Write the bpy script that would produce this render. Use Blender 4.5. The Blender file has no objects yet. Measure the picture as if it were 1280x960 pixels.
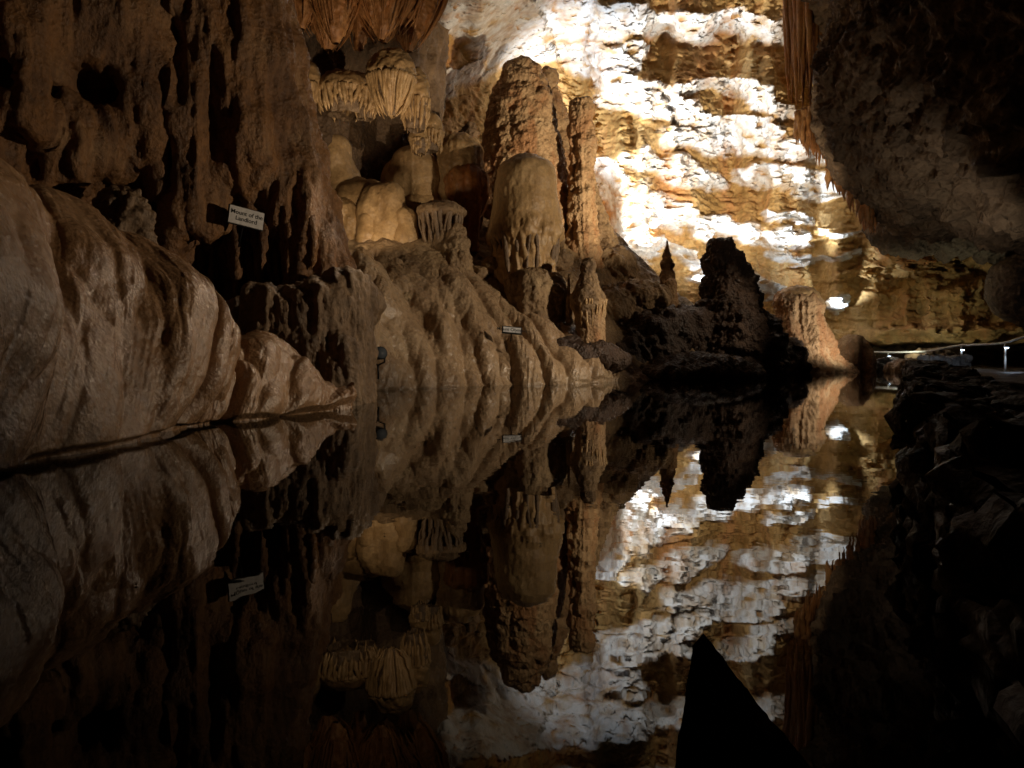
import bpy, math, random
import numpy as np
from mathutils import Vector

random.seed(7)
rng = np.random.default_rng(7)
S = bpy.context.scene
COL = S.collection
F_PX, CX, HY, CAM_H = 900.0, 640.0, 440.0, 0.8


def at(px, py, Y):
    """a pixel of the 1280x960 photograph, Y metres away -> a point in the cave"""
    return np.array([(px - CX) / F_PX * Y, Y, CAM_H - (py - HY) / F_PX * Y])


def m(px, Y):
    return px / F_PX * Y


# ------------------------------------------------------------------ noise
def _h(ix, iy, iz, seed):
    h = (ix * 374761393 + iy * 668265263 + iz * 1274126177 + seed * 974634721) & 0xFFFFFFFF
    h = ((h ^ (h >> 13)) * 1274126177) & 0xFFFFFFFF
    h = ((h ^ (h >> 16)) * 2246822519) & 0xFFFFFFFF
    return h ^ (h >> 15)


_G = rng.normal(size=(256, 3)).astype(np.float32)
_G /= np.linalg.norm(_G, axis=1)[:, None]


def gn(P, seed=0):
    P = np.asarray(P, np.float64)
    i = np.floor(P).astype(np.int64)
    f = (P - i).astype(np.float32)
    u = f * f * f * (f * (f * 6 - 15) + 10)
    r = 0
    for a in (0, 1):
        wx = u[:, 0] if a else 1 - u[:, 0]
        for b in (0, 1):
            wy = u[:, 1] if b else 1 - u[:, 1]
            for c in (0, 1):
                wz = u[:, 2] if c else 1 - u[:, 2]
                g = _G[_h(i[:, 0] + a, i[:, 1] + b, i[:, 2] + c, seed) & 255]
                d = g[:, 0] * (f[:, 0] - a) + g[:, 1] * (f[:, 1] - b) + g[:, 2] * (f[:, 2] - c)
                r = r + wx * wy * wz * d
    return r * 1.5


def fbm(P, oc=4, seed=0, gain=0.5, lac=2.03):
    r, a = 0, 1.0
    P = np.array(P, np.float64)
    for k in range(oc):
        r = r + a * gn(P, seed + k * 17)
        P = P * lac + 3.7
        a *= gain
    return r


def ridge(P, oc=3, seed=0, gain=0.5):
    r, a = 0, 1.0
    P = np.array(P, np.float64)
    for k in range(oc):
        r = r + a * (1 - 2 * np.abs(gn(P, seed + k * 31)))
        P = P * 2.07 + 1.3
        a *= gain
    return r


def cell(P, seed=0):
    """distance to the nearest of scattered points: round knobs"""
    P = np.asarray(P, np.float64)
    i = np.floor(P).astype(np.int64)
    best = np.full(len(P), 9.0)
    for a in (-1, 0, 1):
        for b in (-1, 0, 1):
            for c in (-1, 0, 1):
                j = i + np.array([a, b, c])
                h = _h(j[:, 0], j[:, 1], j[:, 2], seed)
                q = j + np.stack([(h & 1023) / 1023, ((h >> 10) & 1023) / 1023, ((h >> 20) & 1023) / 1023], 1)
                best = np.minimum(best, ((P - q) ** 2).sum(1))
    return np.sqrt(best)


def smooth1(a, n):
    if n < 1:
        return a
    k = np.hanning(2 * n + 3)[1:-1]
    k /= k.sum()
    return np.convolve(np.pad(a, n, mode='edge'), k, 'valid')


def sstep(a, b, x):
    t = np.clip((x - a) / (b - a), 0, 1)
    return t * t * (3 - 2 * t)


# ------------------------------------------------------------------ meshes
def normals(V, Q):
    n = np.cross(V[Q[:, 2]] - V[Q[:, 0]], V[Q[:, 3]] - V[Q[:, 1]])
    N = np.zeros_like(V)
    for k in range(4):
        for c in range(3):
            N[:, c] += np.bincount(Q[:, k], n[:, c], len(V))
    return N / (np.linalg.norm(N, axis=1)[:, None] + 1e-12)


def build(name, V, Q, mat, parent=None, origin=None, smooth=True, attr=None):
    V = np.asarray(V, np.float64)
    Q = np.asarray(Q, np.int64)
    if origin is None:
        origin = np.array([V[:, 0].mean(), V[:, 1].mean(), V[:, 2].min()]) if parent is None else np.zeros(3)
    if parent is not None:
        V = V - np.array(parent.location)
    V = V - origin
    me = bpy.data.meshes.new(name)
    me.vertices.add(len(V))
    me.vertices.foreach_set('co', V.astype(np.float32).ravel())
    k = Q.shape[1]
    me.loops.add(len(Q) * k)
    me.loops.foreach_set('vertex_index', Q.astype(np.int32).ravel())
    me.polygons.add(len(Q))
    me.polygons.foreach_set('loop_start', (np.arange(len(Q)) * k).astype(np.int32))
    me.polygons.foreach_set('use_smooth', np.full(len(Q), smooth))
    if attr is not None:
        a = me.attributes.new('lit_crust', 'FLOAT', 'POINT')
        a.data.foreach_set('value', np.asarray(attr, np.float32))
    me.update(calc_edges=True)
    me.validate()
    me.materials.append(mat)
    o = bpy.data.objects.new(name, me)
    o.location = origin
    COL.objects.link(o)
    if parent is not None:
        o.parent = parent
    return o


def tag(o, label=None, cat=None, group=None, kind=None):
    if label: o['label'] = label
    if cat: o['category'] = cat
    if group: o['group'] = group
    if kind: o['kind'] = kind
    return o


def empty(name, loc, label, cat, group=None):
    o = bpy.data.objects.new(name, None)
    o.location = loc
    o.empty_display_size = 0.2
    COL.objects.link(o)
    return tag(o, label, cat, group)


def join(parts):
    Vs, Qs, n = [], [], 0
    for V, Q in parts:
        Vs.append(V); Qs.append(Q + n); n += len(V)
    return np.concatenate(Vs), np.concatenate(Qs)


def grid(P):
    """P: (nu, nv, 3) -> verts, quads"""
    nu, nv = P.shape[:2]
    i = np.arange(nu * nv).reshape(nu, nv)
    Q = np.stack([i[:-1, :-1], i[1:, :-1], i[1:, 1:], i[:-1, 1:]], -1).reshape(-1, 4)
    return P.reshape(-1, 3).copy(), Q


def tubes(lst, sides=7):
    out = []
    th = np.arange(sides) / sides * 2 * math.pi
    for pts, rad in lst:
        pts = np.asarray(pts, float); rad = np.asarray(rad, float)
        n = len(pts)
        T = np.gradient(pts, axis=0)
        T /= np.linalg.norm(T, axis=1)[:, None] + 1e-9
        ref = np.array([0, 1.0, 0]) if abs(T[:, 1]).mean() < 0.8 else np.array([1.0, 0, 0])
        A = np.cross(T, ref); A /= np.linalg.norm(A, axis=1)[:, None]
        B = np.cross(T, A)
        R = pts[:, None] + rad[:, None, None] * (np.cos(th)[None, :, None] * A[:, None] + np.sin(th)[None, :, None] * B[:, None])
        V = R.reshape(-1, 3)
        i = np.arange(n * sides).reshape(n, sides)
        j = np.roll(i, -1, axis=1)
        Q = np.stack([i[:-1], j[:-1], j[1:], i[1:]], -1).reshape(-1, 4)
        caps = []
        for row in (i[0][::-1], i[-1]):
            k = sides // 2
            for a in range(k - (0 if sides % 2 else 1)):
                caps.append([row[a], row[a + 1], row[(sides - 2 - a) % sides], row[sides - 1 - a]])
        Q = np.concatenate([Q, np.array([c for c in caps if len(set(c)) == 4]).reshape(-1, 4).astype(np.int64)])
        out.append((V, Q))
    return join(out)


def nets(f, lo, hi, h):
    """surface nets of the implicit body f(x, y, z) < 0"""
    lo = np.array(lo, float); hi = np.array(hi, float)
    n = np.ceil((hi - lo) / h).astype(int) + 1
    ax = [(lo[k] + h * np.arange(n[k])).astype(np.float32) for k in range(3)]
    Fv = f(ax[0][:, None, None], ax[1][None, :, None], ax[2][None, None, :])
    Fv = np.broadcast_to(Fv, n).astype(np.float32)
    ins = Fv < 0
    c = n - 1
    cnt = np.zeros(c, np.int16)
    for a in (0, 1):
        for b in (0, 1):
            for d in (0, 1):
                cnt += ins[a:a + c[0], b:b + c[1], d:d + c[2]]
    act = (cnt > 0) & (cnt < 8)
    idx = np.full(c, -1, np.int64)
    ijk = np.argwhere(act)
    idx[act] = np.arange(len(ijk))
    P = np.zeros((len(ijk), 3)); W = np.zeros(len(ijk))
    corners = [(a, b, d) for a in (0, 1) for b in (0, 1) for d in (0, 1)]
    val = {k: Fv[ijk[:, 0] + k[0], ijk[:, 1] + k[1], ijk[:, 2] + k[2]] for k in corners}
    for p in corners:
        for k in range(3):
            if p[k] == 0:
                q = list(p); q[k] = 1; q = tuple(q)
                a, b = val[p], val[q]
                s = (a < 0) != (b < 0)
                t = np.where(s, a / np.where(s, a - b, 1), 0)
                w = np.array(p, float)[None] + t[:, None] * np.eye(3)[k][None]
                P += w * s[:, None]; W += s
    V = lo + h * (ijk + P / W[:, None])
    Qs = []
    for k in range(3):
        a1, a2 = (k + 1) % 3, (k + 2) % 3
        sl0 = [slice(None)] * 3; sl1 = [slice(None)] * 3
        sl0[k] = slice(0, -1); sl1[k] = slice(1, None)
        ch = ins[tuple(sl0)] != ins[tuple(sl1)]
        e = np.argwhere(ch)
        ok = (e[:, a1] > 0) & (e[:, a2] > 0) & (e[:, a1] < c[a1]) & (e[:, a2] < c[a2])
        e = e[ok]
        flip = ins[e[:, 0], e[:, 1], e[:, 2]]
        def g(d1, d2):
            q = e.copy(); q[:, a1] += d1; q[:, a2] += d2
            return idx[q[:, 0], q[:, 1], q[:, 2]]
        q = np.stack([g(-1, -1), g(0, -1), g(0, 0), g(-1, 0)], 1)
        q[~flip] = q[~flip][:, ::-1]
        Qs.append(q)
    Q = np.concatenate(Qs)
    return V, Q[(Q >= 0).all(1)]


# implicit bodies
def ell(c, r):
    c = np.asarray(c, float); r = np.broadcast_to(np.asarray(r, float), 3)
    def f(x, y, z):
        k = np.sqrt(((x - c[0]) / r[0]) ** 2 + ((y - c[1]) / r[1]) ** 2 + ((z - c[2]) / r[2]) ** 2)
        return (k - 1) * r.min()
    return f


def cap(a, b, ra, rb):
    a = np.asarray(a, float); b = np.asarray(b, float); d = b - a; L = (d * d).sum()
    def f(x, y, z):
        t = np.clip(((x - a[0]) * d[0] + (y - a[1]) * d[1] + (z - a[2]) * d[2]) / L, 0, 1)
        return np.sqrt((x - a[0] - t * d[0]) ** 2 + (y - a[1] - t * d[1]) ** 2 + (z - a[2] - t * d[2]) ** 2) - (ra + (rb - ra) * t)
    return f


def blend(add, k=0.3, sub=(), ks=0.15):
    def f(x, y, z):
        r = None
        for g in add:
            v = g(x, y, z).astype(np.float32)
            if r is None: r = v
            else:
                hh = np.maximum(k - np.abs(r - v), 0) / k
                r = np.minimum(r, v) - hh * hh * k * 0.25
        for g in sub:
            v = -g(x, y, z).astype(np.float32)
            hh = np.maximum(ks - np.abs(r - v), 0) / ks
            r = np.maximum(r, v) + hh * hh * ks * 0.25
        return r
    return f


def relax(V, Q, it=1):
    for _ in range(it):
        A = np.zeros_like(V); n = np.zeros(len(V))
        for k in range(4):
            for s in (1, 3):
                for c in range(3):
                    A[:, c] += np.bincount(Q[:, k], V[Q[:, (k + s) % 4], c], len(V))
                n += np.bincount(Q[:, k], minlength=len(V))
        V = 0.4 * V + 0.6 * A / np.maximum(n, 1)[:, None]
    return V


def push(V, Q, d):
    return V + normals(V, Q) * np.asarray(d)[:, None]


def rocky(V, Q, big=0.12, bs=1.1, fine=0.03, fs=4.0, seed=1, strat=0.0, ss=2.2):
    """broken rock: ridged folds, chips and level beds"""
    d = big * ridge(V * bs, 3, seed) + fine * fbm(V * fs, 3, seed + 5)
    if strat:
        w = V[:, 2] * ss + 0.6 * fbm(V * np.array([.5, .5, .9]), 3, seed + 9)
        t = w - np.floor(w)
        d = d + strat * (np.where(t < .75, t / .75, (1 - t) / .25) - .5)
    return push(V, Q, d)


# ------------------------------------------------------------------ materials
def rock(name, dark, mid, light, sc=1.0, streak=0.5, rough=(0.45, 0.8), bump=0.05, pits=0.3, vert=6.0, rust=None, lit_crust=None, spec=0.4, fine=1.0):
    mt = bpy.data.materials.new(name); mt.use_nodes = True
    nt = mt.node_tree; N = nt.nodes; L = nt.links
    b = N['Principled BSDF']
    tc = N.new('ShaderNodeTexCoord')
    def noise(scale, detail=6, ro=0.6, sz=1.0, dist=0.0):
        mp = N.new('ShaderNodeMapping'); mp.inputs['Scale'].default_value = (1, 1, sz)
        L.new(tc.outputs['Object'], mp.inputs[0])
        n = N.new('ShaderNodeTexNoise'); n.inputs['Scale'].default_value = scale
        n.inputs['Detail'].default_value = detail; n.inputs['Roughness'].default_value = ro
        n.inputs['Distortion'].default_value = dist
        L.new(mp.outputs[0], n.inputs['Vector'])
        return n.outputs['Fac']
    def ramp(fac, stops):
        r = N.new('ShaderNodeValToRGB'); L.new(fac, r.inputs[0])
        e = r.color_ramp.elements
        while len(e) < len(stops): e.new(0.5)
        for q, (p, c) in zip(e, stops):
            q.position = p; q.color = (c[0], c[1], c[2], 1) if hasattr(c, '__len__') else (c, c, c, 1)
        return r.outputs[0]
    def mix(fac, a, bb, mode='MIX'):
        x = N.new('ShaderNodeMix'); x.data_type = 'RGBA'; x.blend_type = mode
        for s, v in ((x.inputs[0], fac), (x.inputs[6], a), (x.inputs[7], bb)):
            if hasattr(v, 'is_linked'): L.new(v, s)
            else: s.default_value = v if not hasattr(v, '__len__') else (v[0], v[1], v[2], 1)
        return x.outputs[2]
    def math_(op, a, bb):
        x = N.new('ShaderNodeMath'); x.operation = op
        for s, v in ((x.inputs[0], a), (x.inputs[1], bb)):
            if hasattr(v, 'is_linked'): L.new(v, s)
            else: s.default_value = v
        return x.outputs[0]
    n1 = noise(0.9 * sc, 8, 0.62, 1.0, 0.4)
    c = ramp(n1, [(0.3, dark), (0.5, mid), (0.72, light)])
    st = noise(3.2 * sc, 5, 0.6, 1.0 / vert, 0.2)
    c = mix(math_('MULTIPLY', ramp(st, [(0.42, 0.0), (0.62, 1.0)]), streak), c, dark)
    if rust is not None:
        c = mix(ramp(noise(1.4 * sc, 5, 0.6, 0.35, 0.6), [(0.48, 0.0), (0.62, 0.85)]), c, rust)
    if lit_crust is not None:
        at_ = N.new('ShaderNodeAttribute'); at_.attribute_name = 'lit_crust'
        c = mix(at_.outputs['Fac'], c, lit_crust)
    fn = noise(11 * sc, 7, 0.7)
    c = mix(0.55, c, ramp(fn, [(0.3, 0.25), (0.7, 0.78)]), 'OVERLAY')
    L.new(c, b.inputs['Base Color'])
    rg = ramp(noise(2.5 * sc, 5, 0.6), [(0.3, rough[0]), (0.7, rough[1])])
    L.new(rg, b.inputs['Roughness'])
    b.inputs['Specular IOR Level'].default_value = spec
    v = N.new('ShaderNodeTexVoronoi'); v.inputs['Scale'].default_value = 14 * sc * fine
    L.new(tc.outputs['Object'], v.inputs['Vector'])
    hgt = math_('ADD', noise(9 * sc * fine, 8, 0.68), math_('MULTIPLY', v.outputs['Distance'], pits))
    hgt = math_('ADD', hgt, math_('MULTIPLY', noise(13 * sc * fine, 3, 0.5, 1.0 / vert), 0.8 * streak))
    bp = N.new('ShaderNodeBump'); bp.inputs['Strength'].default_value = 0.9
    bp.inputs['Distance'].default_value = bump
    L.new(hgt, bp.inputs['Height']); L.new(bp.outputs[0], b.inputs['Normal'])
    return mt


def plain(name, col, rough=0.5, metal=0.0, emit=None, es=0.0):
    mt = bpy.data.materials.new(name); mt.use_nodes = True
    nt = mt.node_tree; b = nt.nodes['Principled BSDF']
    n = nt.nodes.new('ShaderNodeTexNoise'); n.inputs['Scale'].default_value = 14; n.inputs['Detail'].default_value = 5
    r = nt.nodes.new('ShaderNodeValToRGB')
    r.color_ramp.elements[0].position = .3; r.color_ramp.elements[1].position = .7
    r.color_ramp.elements[0].color = (col[0] * .75, col[1] * .75, col[2] * .75, 1)
    r.color_ramp.elements[1].color = (*col, 1)
    tc = nt.nodes.new('ShaderNodeTexCoord')
    nt.links.new(tc.outputs['Object'], n.inputs['Vector'])
    nt.links.new(n.outputs['Fac'], r.inputs[0]); nt.links.new(r.outputs[0], b.inputs['Base Color'])
    b.inputs['Roughness'].default_value = rough; b.inputs['Metallic'].default_value = metal
    if emit:
        b.inputs['Emission Color'].default_value = (*emit, 1); b.inputs['Emission Strength'].default_value = es
    return mt


M_mound = rock('wet_flowstone', (.22, .125, .062), (.30, .175, .09), (.37, .235, .13), .8, .25, (.16, .34), .016, .3, 3, spec=.8, fine=2.6)
M_slope = rock('tan_flowstone', (.26, .165, .09), (.35, .235, .135), (.43, .31, .19), .8, .25, (.18, .38), .03, .3, 3, spec=.75, fine=1.5)
M_column = rock('rusty_column_rock', (.09, .042, .018), (.25, .125, .05), (.38, .23, .11), 1.1, .6, (.3, .6), .06, .3, 7, rust=(.27, .13, .045), spec=.5)
M_ledge = rock('drapery_ledge_rock', (.10, .06, .03), (.24, .155, .085), (.34, .24, .14), 1.0, .6, (.35, .7), .05, .3, 7, spec=.5)
M_dome = rock('tan_dome_calcite', (.26, .15, .06), (.44, .28, .125), (.56, .39, .2), .7, .45, (.3, .6), .02, .3, 9, spec=.45, fine=1.6)
M_drape = rock('orange_drapery_calcite', (.17, .065, .02), (.38, .18, .06), (.50, .30, .13), .8, .6, (.4, .7), .02, .3, 9, rust=(.33, .12, .03))
M_knob = rock('knobbly_calcite', (.20, .11, .05), (.38, .24, .12), (.52, .36, .2), .9, .35, (.5, .85), .05, .7, 4, rust=(.30, .14, .055))
M_rubble = rock('brown_rubble', (.12, .07, .035), (.28, .18, .09), (.40, .28, .15), .8, .3, (.45, .8), .07, .5, 3)
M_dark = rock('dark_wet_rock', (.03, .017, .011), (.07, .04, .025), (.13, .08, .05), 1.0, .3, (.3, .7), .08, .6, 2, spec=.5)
M_wall = rock('ochre_cave_wall', (.28, .155, .045), (.46, .28, .10), (.58, .40, .19), .35, .12, (.6, .9), .12, .5, .6, rust=(.42, .20, .07), lit_crust=(.70, .70, .70), spec=.25, fine=.6)
M_over = rock('grey_brown_overhang', (.06, .04, .025), (.14, .094, .058), (.23, .17, .11), .5, .3, (.6, .9), .2, .6, 1.0, spec=.3, fine=.8)
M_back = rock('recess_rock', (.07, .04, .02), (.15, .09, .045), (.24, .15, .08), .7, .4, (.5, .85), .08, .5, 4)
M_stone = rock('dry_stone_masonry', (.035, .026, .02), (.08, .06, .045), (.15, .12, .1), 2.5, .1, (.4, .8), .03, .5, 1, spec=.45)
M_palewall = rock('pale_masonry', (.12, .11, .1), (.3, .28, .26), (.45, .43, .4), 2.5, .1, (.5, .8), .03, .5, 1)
M_path = rock('worn_path_concrete', (.05, .04, .032), (.09, .072, .06), (.13, .11, .09), 1.2, .0, (.35, .7), .006, .3, 1)
M_floor = rock('pool_bed', (.03, .025, .016), (.07, .055, .032), (.12, .09, .05), .8, .0, (.5, .8), .05, .4, 1)
M_steel = plain('rail_steel', (.62, .6, .56), .35, .3)
M_black = plain('black_housing', (.015, .016, .018), .4)
M_white = plain('white_sign_face', (.78, .76, .74), .45)
M_ink = plain('sign_ink', (.01, .01, .01), .5)
M_lamp = plain('lamp_lens', (.8, .85, .9), .3, 0, (.62, .78, 1.0), 7)
M_slab = plain('black_slab', (.006, .005, .005), .55)

# ------------------------------------------------------------------ water, beds, path
def water():
    me_V, me_Q = grid(np.stack(np.meshgrid(np.linspace(-30, 40, 3), np.linspace(-6, 60, 3), [0.0], indexing='ij'), -1)[:, :, 0])
    mt = bpy.data.materials.new('still_dark_water'); mt.use_nodes = True
    nt = mt.node_tree; b = nt.nodes['Principled BSDF']
    b.inputs['Base Color'].default_value = (.0035, .0035, .002, 1)
    b.inputs['Roughness'].default_value = 0.012
    b.inputs['IOR'].default_value = 1.33
    tc = nt.nodes.new('ShaderNodeTexCoord')
    mp = nt.nodes.new('ShaderNodeMapping'); mp.inputs['Scale'].default_value = (1, 1, 1)
    n = nt.nodes.new('ShaderNodeTexNoise'); n.inputs['Scale'].default_value = 5.0; n.inputs['Detail'].default_value = 2
    bp = nt.nodes.new('ShaderNodeBump'); bp.inputs['Strength'].default_value = .11; bp.inputs['Distance'].default_value = .004
    nt.links.new(tc.outputs['Object'], mp.inputs[0]); nt.links.new(mp.outputs[0], n.inputs['Vector'])
    nt.links.new(n.outputs['Fac'], bp.inputs['Height']); nt.links.new(bp.outputs[0], b.inputs['Normal'])
    o = build('water', me_V, me_Q, mt, origin=np.zeros(3))
    tag(o, kind='structure')
water()

xs, ys = np.linspace(-30, 40, 281), np.linspace(-6, 62, 273)
X, Y = np.meshgrid(xs, ys, indexing='ij')
Z = -0.9 + 1.05 * sstep(29.0, 32.0, Y + 0.15 * (X - 12) * 0) * sstep(8, 12, X)
P = np.stack([X, Y, Z], -1)
V, Q = grid(P)
V[:, 2] += .10 * fbm(V * .8, 4, 3)
tag(build('cave_floor', V, Q, M_floor, origin=np.zeros(3)), kind='structure')

# ------------------------------------------------------------------ far wall with stepped beds (and its roof)
W_REG = [  # undercut regions of the far wall, also whitened in colour where lamplight falls (photo pixels): x0,y0,x1,y1 centre line, half height
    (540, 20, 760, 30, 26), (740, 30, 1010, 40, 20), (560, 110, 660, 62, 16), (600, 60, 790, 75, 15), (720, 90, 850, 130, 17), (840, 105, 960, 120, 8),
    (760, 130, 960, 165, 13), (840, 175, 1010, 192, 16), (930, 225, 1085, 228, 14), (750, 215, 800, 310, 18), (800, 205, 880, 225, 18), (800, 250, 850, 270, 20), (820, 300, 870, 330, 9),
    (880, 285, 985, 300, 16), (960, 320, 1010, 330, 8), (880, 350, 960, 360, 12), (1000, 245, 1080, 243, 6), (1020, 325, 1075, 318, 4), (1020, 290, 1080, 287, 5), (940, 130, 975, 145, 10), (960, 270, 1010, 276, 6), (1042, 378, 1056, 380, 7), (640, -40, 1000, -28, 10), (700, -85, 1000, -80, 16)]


def far_wall():
    pxs = np.arange(470, 1400, 1.15)
    pys = np.arange(478, -230, -1.15)
    PX, PY = np.meshgrid(pxs, pys, indexing='ij')
    flat = np.stack([PX.ravel() / 100, PY.ravel() / 100, np.zeros(PX.size)], 1)
    wx = 16 * fbm(flat * np.array([2.2, 2.2, 1]), 4, 40).reshape(PX.shape)
    wy = 13 * fbm(flat * np.array([1.6, 2.6, 1]) + 9, 5, 50).reshape(PX.shape)
    qx, qy = PX + wx, PY + wy
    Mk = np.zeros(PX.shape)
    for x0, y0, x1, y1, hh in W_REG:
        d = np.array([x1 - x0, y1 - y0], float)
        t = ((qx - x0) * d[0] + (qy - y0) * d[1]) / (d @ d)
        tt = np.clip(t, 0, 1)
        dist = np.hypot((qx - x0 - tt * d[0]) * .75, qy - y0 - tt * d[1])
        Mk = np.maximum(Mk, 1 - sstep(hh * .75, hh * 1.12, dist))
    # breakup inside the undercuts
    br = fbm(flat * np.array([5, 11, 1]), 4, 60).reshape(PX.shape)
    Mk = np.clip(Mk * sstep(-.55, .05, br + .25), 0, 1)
    base = np.interp(pxs, [470, 560, 640, 760, 900, 1010, 1080, 1180, 1400], [27, 29.5, 34, 38, 39.5, 39, 36.5, 34, 31])
    lean = np.interp(pys[::-1], [-230, -60, 0, 60, 200, 480], [17, 8, 5.5, 3.2, 1.0, 0])[::-1]
    Yb = base[:, None] - lean[None, :]
    dz = 1.15 / F_PX * 36
    slope = np.where(True, .55 * (1 - Mk) - 1.25 * Mk, 0)
    off = np.zeros(PX.shape); cur = np.zeros(len(pxs))
    for j in range(len(pys)):
        cur = cur * 0.992 + slope[:, j] * dz
        off[:, j] = cur
    off -= off.mean()
    kx = np.hanning(27)[1:-1]; kx /= kx.sum()
    offp = np.pad(off, ((12, 12), (0, 0)), mode='edge')
    off = sum(kx[a] * offp[a:a + len(pxs)] for a in range(25))
    # a roof slab over the walkway: the wall cuts back under it
    gap = sstep(1066, 1082, PX) * sstep(428, 436, PY + 2.5 * br)
    Yd = Yb + off + 7.0 * gap
    # bed joints
    q = PY / 17.0 + .35 * br + 1.5 * fbm(flat * np.array([.8, .8, 1]), 3, 70).reshape(PX.shape)
    t = q - np.floor(q)
    lay = sstep(930, 1000, PX) * sstep(180, 260, PY) * .8 + .2
    li = np.floor(q)
    def bed(k):
        return gn(np.stack([(PX / 75.0 + k * 5.3).ravel(), (k * 7.31).ravel(), 0 * PX.ravel()], 1), 73).reshape(PX.shape)
    st_ = sstep(.82, 1.0, t)
    bo = bed(li) * (1 - st_) + bed(li + 1) * st_
    slit = np.exp(-((t - .91) / .05) ** 2) * sstep(.0, .4, bed(li + 50))
    Yd += lay * (.75 * bo + .18 * slit) * (1 - .6 * gap)
    for fx, fy, fs_, fa in ((838, 160, .32, .9), (742, 150, .1, -.8), (905, 80, -.2, .7), (985, 240, .15, -.6), (680, 40, .4, .7)):
        tf = PX - (fx + fs_ * (PY - fy)) + 10 * br
        Yd += fa * (sstep(-4, 4, tf) - .5) * np.exp(-(tf / 70) ** 2) * np.exp(-((PY - fy) / 110) ** 2)
    tw = sstep(1062, 1100, PX)
    fl3 = np.stack([PX.ravel() / 22, PY.ravel() / 160, 0 * PX.ravel()], 1)
    Yd += tw * (.9 * fbm(flat * np.array([1.1, 2.0, 1]) + 3, 3, 64).reshape(PX.shape) + .35 * (1 - ridge(fl3, 2, 66).reshape(PX.shape)) * sstep(335, 350, PY) * sstep(415, 400, PY)
               - 1.3 * sstep(340, 332, PY + 14 * br) - .9 * sstep(408, 413, PY + 5 * br) * (1 - gap) - .8 * sstep(300, 293, PY + 14 * br))
    Xd = (PX - CX) / F_PX * Yd
    Zd = CAM_H - (PY - HY) / F_PX * Yd
    V, Q = grid(np.stack([Xd, Yd, Zd], -1))
    mk = Mk.ravel()
    d = .16 * ridge(V * np.array([.38, .38, 1.0]), 4, 80, .6) + .09 * fbm(V * np.array([1.5, 1.5, 3.6]), 4, 90, .68) + (.05 + .12 * mk) * ridge(V * np.array([1.1, 1.1, 2.8]), 3, 97, .6) + (.03 + .07 * mk) * ridge(V * np.array([2.6, 2.6, 6.5]), 2, 99, .6) - .12 * np.maximum(0, ridge(V * np.array([.9, .9, 2.6]), 2, 95) - .4)
    V = V + np.array([.25, -.97, 0]) * d[:, None]
    lit_crust = np.clip(mk * (.75 + .6 * fbm(V * 1.6, 3, 33)), 0, 1)  # pale calcite, partly painted light: whitens the lamp-lit undercuts and glow spot
    global wall_at
    wall_at = lambda px, py: Yd[int(np.clip((px - 470) / 1.15, 0, len(pxs) - 1)), int(np.clip((478 - py) / 1.15, 0, len(pys) - 1))]
    return tag(build('cave_wall', V, Q[:, ::-1], M_wall, origin=np.zeros(3), attr=lit_crust), kind='structure')
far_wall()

# roof over the middle of the cave, dark, above the picture
u, v = np.meshgrid(np.linspace(-26, 34, 240), np.linspace(-8, 34, 200), indexing='ij')
zz = 15.5 - .0055 * (v - 34) ** 2 + 0.25 * np.maximum(0, v - 22) - .012 * (u - 4) ** 2
V, Q = grid(np.stack([u, v, zz], -1))
V[:, 2] += 1.1 * fbm(V * .18, 4, 5) + .35 * ridge(V * .7, 3, 8)
tag(build('cave_roof', V, Q, M_over, origin=np.zeros(3)), kind='structure')

# ------------------------------------------------------------------ rubble slope (terrain of the island)
CP = [(430, 303, 20.5), (520, 303, 20.5), (430, 292, 23), (520, 288, 23), (600, 352, 20.5), (590, 300, 23), (655, 376, 20.5), (655, 330, 23), (700, 392, 20.5), (715, 335, 23),
      (735, 425, 20.5), (735, 245, 27), (650, 235, 27), (560, 235, 26), (450, 210, 26), (765, 365, 24), (770, 300, 27), (800, 330, 28), (850, 376, 27), (890, 400, 26),
      (770, 455, 21), (830, 437, 23), (900, 440, 25), (960, 459, 27), (760, 478, 19.8), (860, 474, 23.5), (1000, 474, 30), (940, 478, 25.5), (800, 385, 24), (400, 250, 24)]
cp = np.array([at(*c) for c in CP] + [[-9, 20, 4.0], [-9, 30, 6], [-3, 33, 3.5], [2, 33, 2.5], [6, 33, 1.2], [10, 33, .0], [14, 28, -.6], [12, 22, -1.0], [5, 19, -.8], [-8, 17, 3.2], [-3, 17, 1.2], [1, 17.5, -.6]])
def tps(r):
    return np.where(r > 0, r * r * np.log(r + 1e-9), 0)
A_ = tps(np.hypot(cp[:, None, 0] - cp[None, :, 0], cp[:, None, 1] - cp[None, :, 1])) + np.eye(len(cp)) * .4
B_ = np.c_[np.ones(len(cp)), cp[:, :2]]
sol = np.linalg.solve(np.block([[A_, B_], [B_.T, np.zeros((3, 3))]]), np.r_[cp[:, 2], 0, 0, 0])
def ground(x, y):
    x = np.asarray(x, float); y = np.asarray(y, float)
    r = tps(np.hypot(x[..., None] - cp[:, 0], y[..., None] - cp[:, 1]))
    return r @ sol[:-3] + sol[-3] + sol[-2] * x + sol[-1] * y
u, v = np.meshgrid(np.arange(-9.5, 12.5, .05), np.arange(18.2, 33.5, .05), indexing='ij')
V, Q = grid(np.stack([u, v, ground(u, v)], -1))
dn = normals(V, Q)
c1 = cell(V * np.array([1.3, 1.3, 1.3]), 4); c2 = cell(V * 3.3, 9)
rgh = sstep(-.3, .4, fbm(V * .35, 2, 14) + .2)
d = .22 * (0.55 - c1) * rgh + .10 * (0.5 - c2) * (.4 + .6 * rgh) + .10 * ridge(V * np.array([1.1, .5, .5]), 3, 11) + .03 * fbm(V * 7, 3, 12)
V = V + dn * d[:, None]
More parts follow.
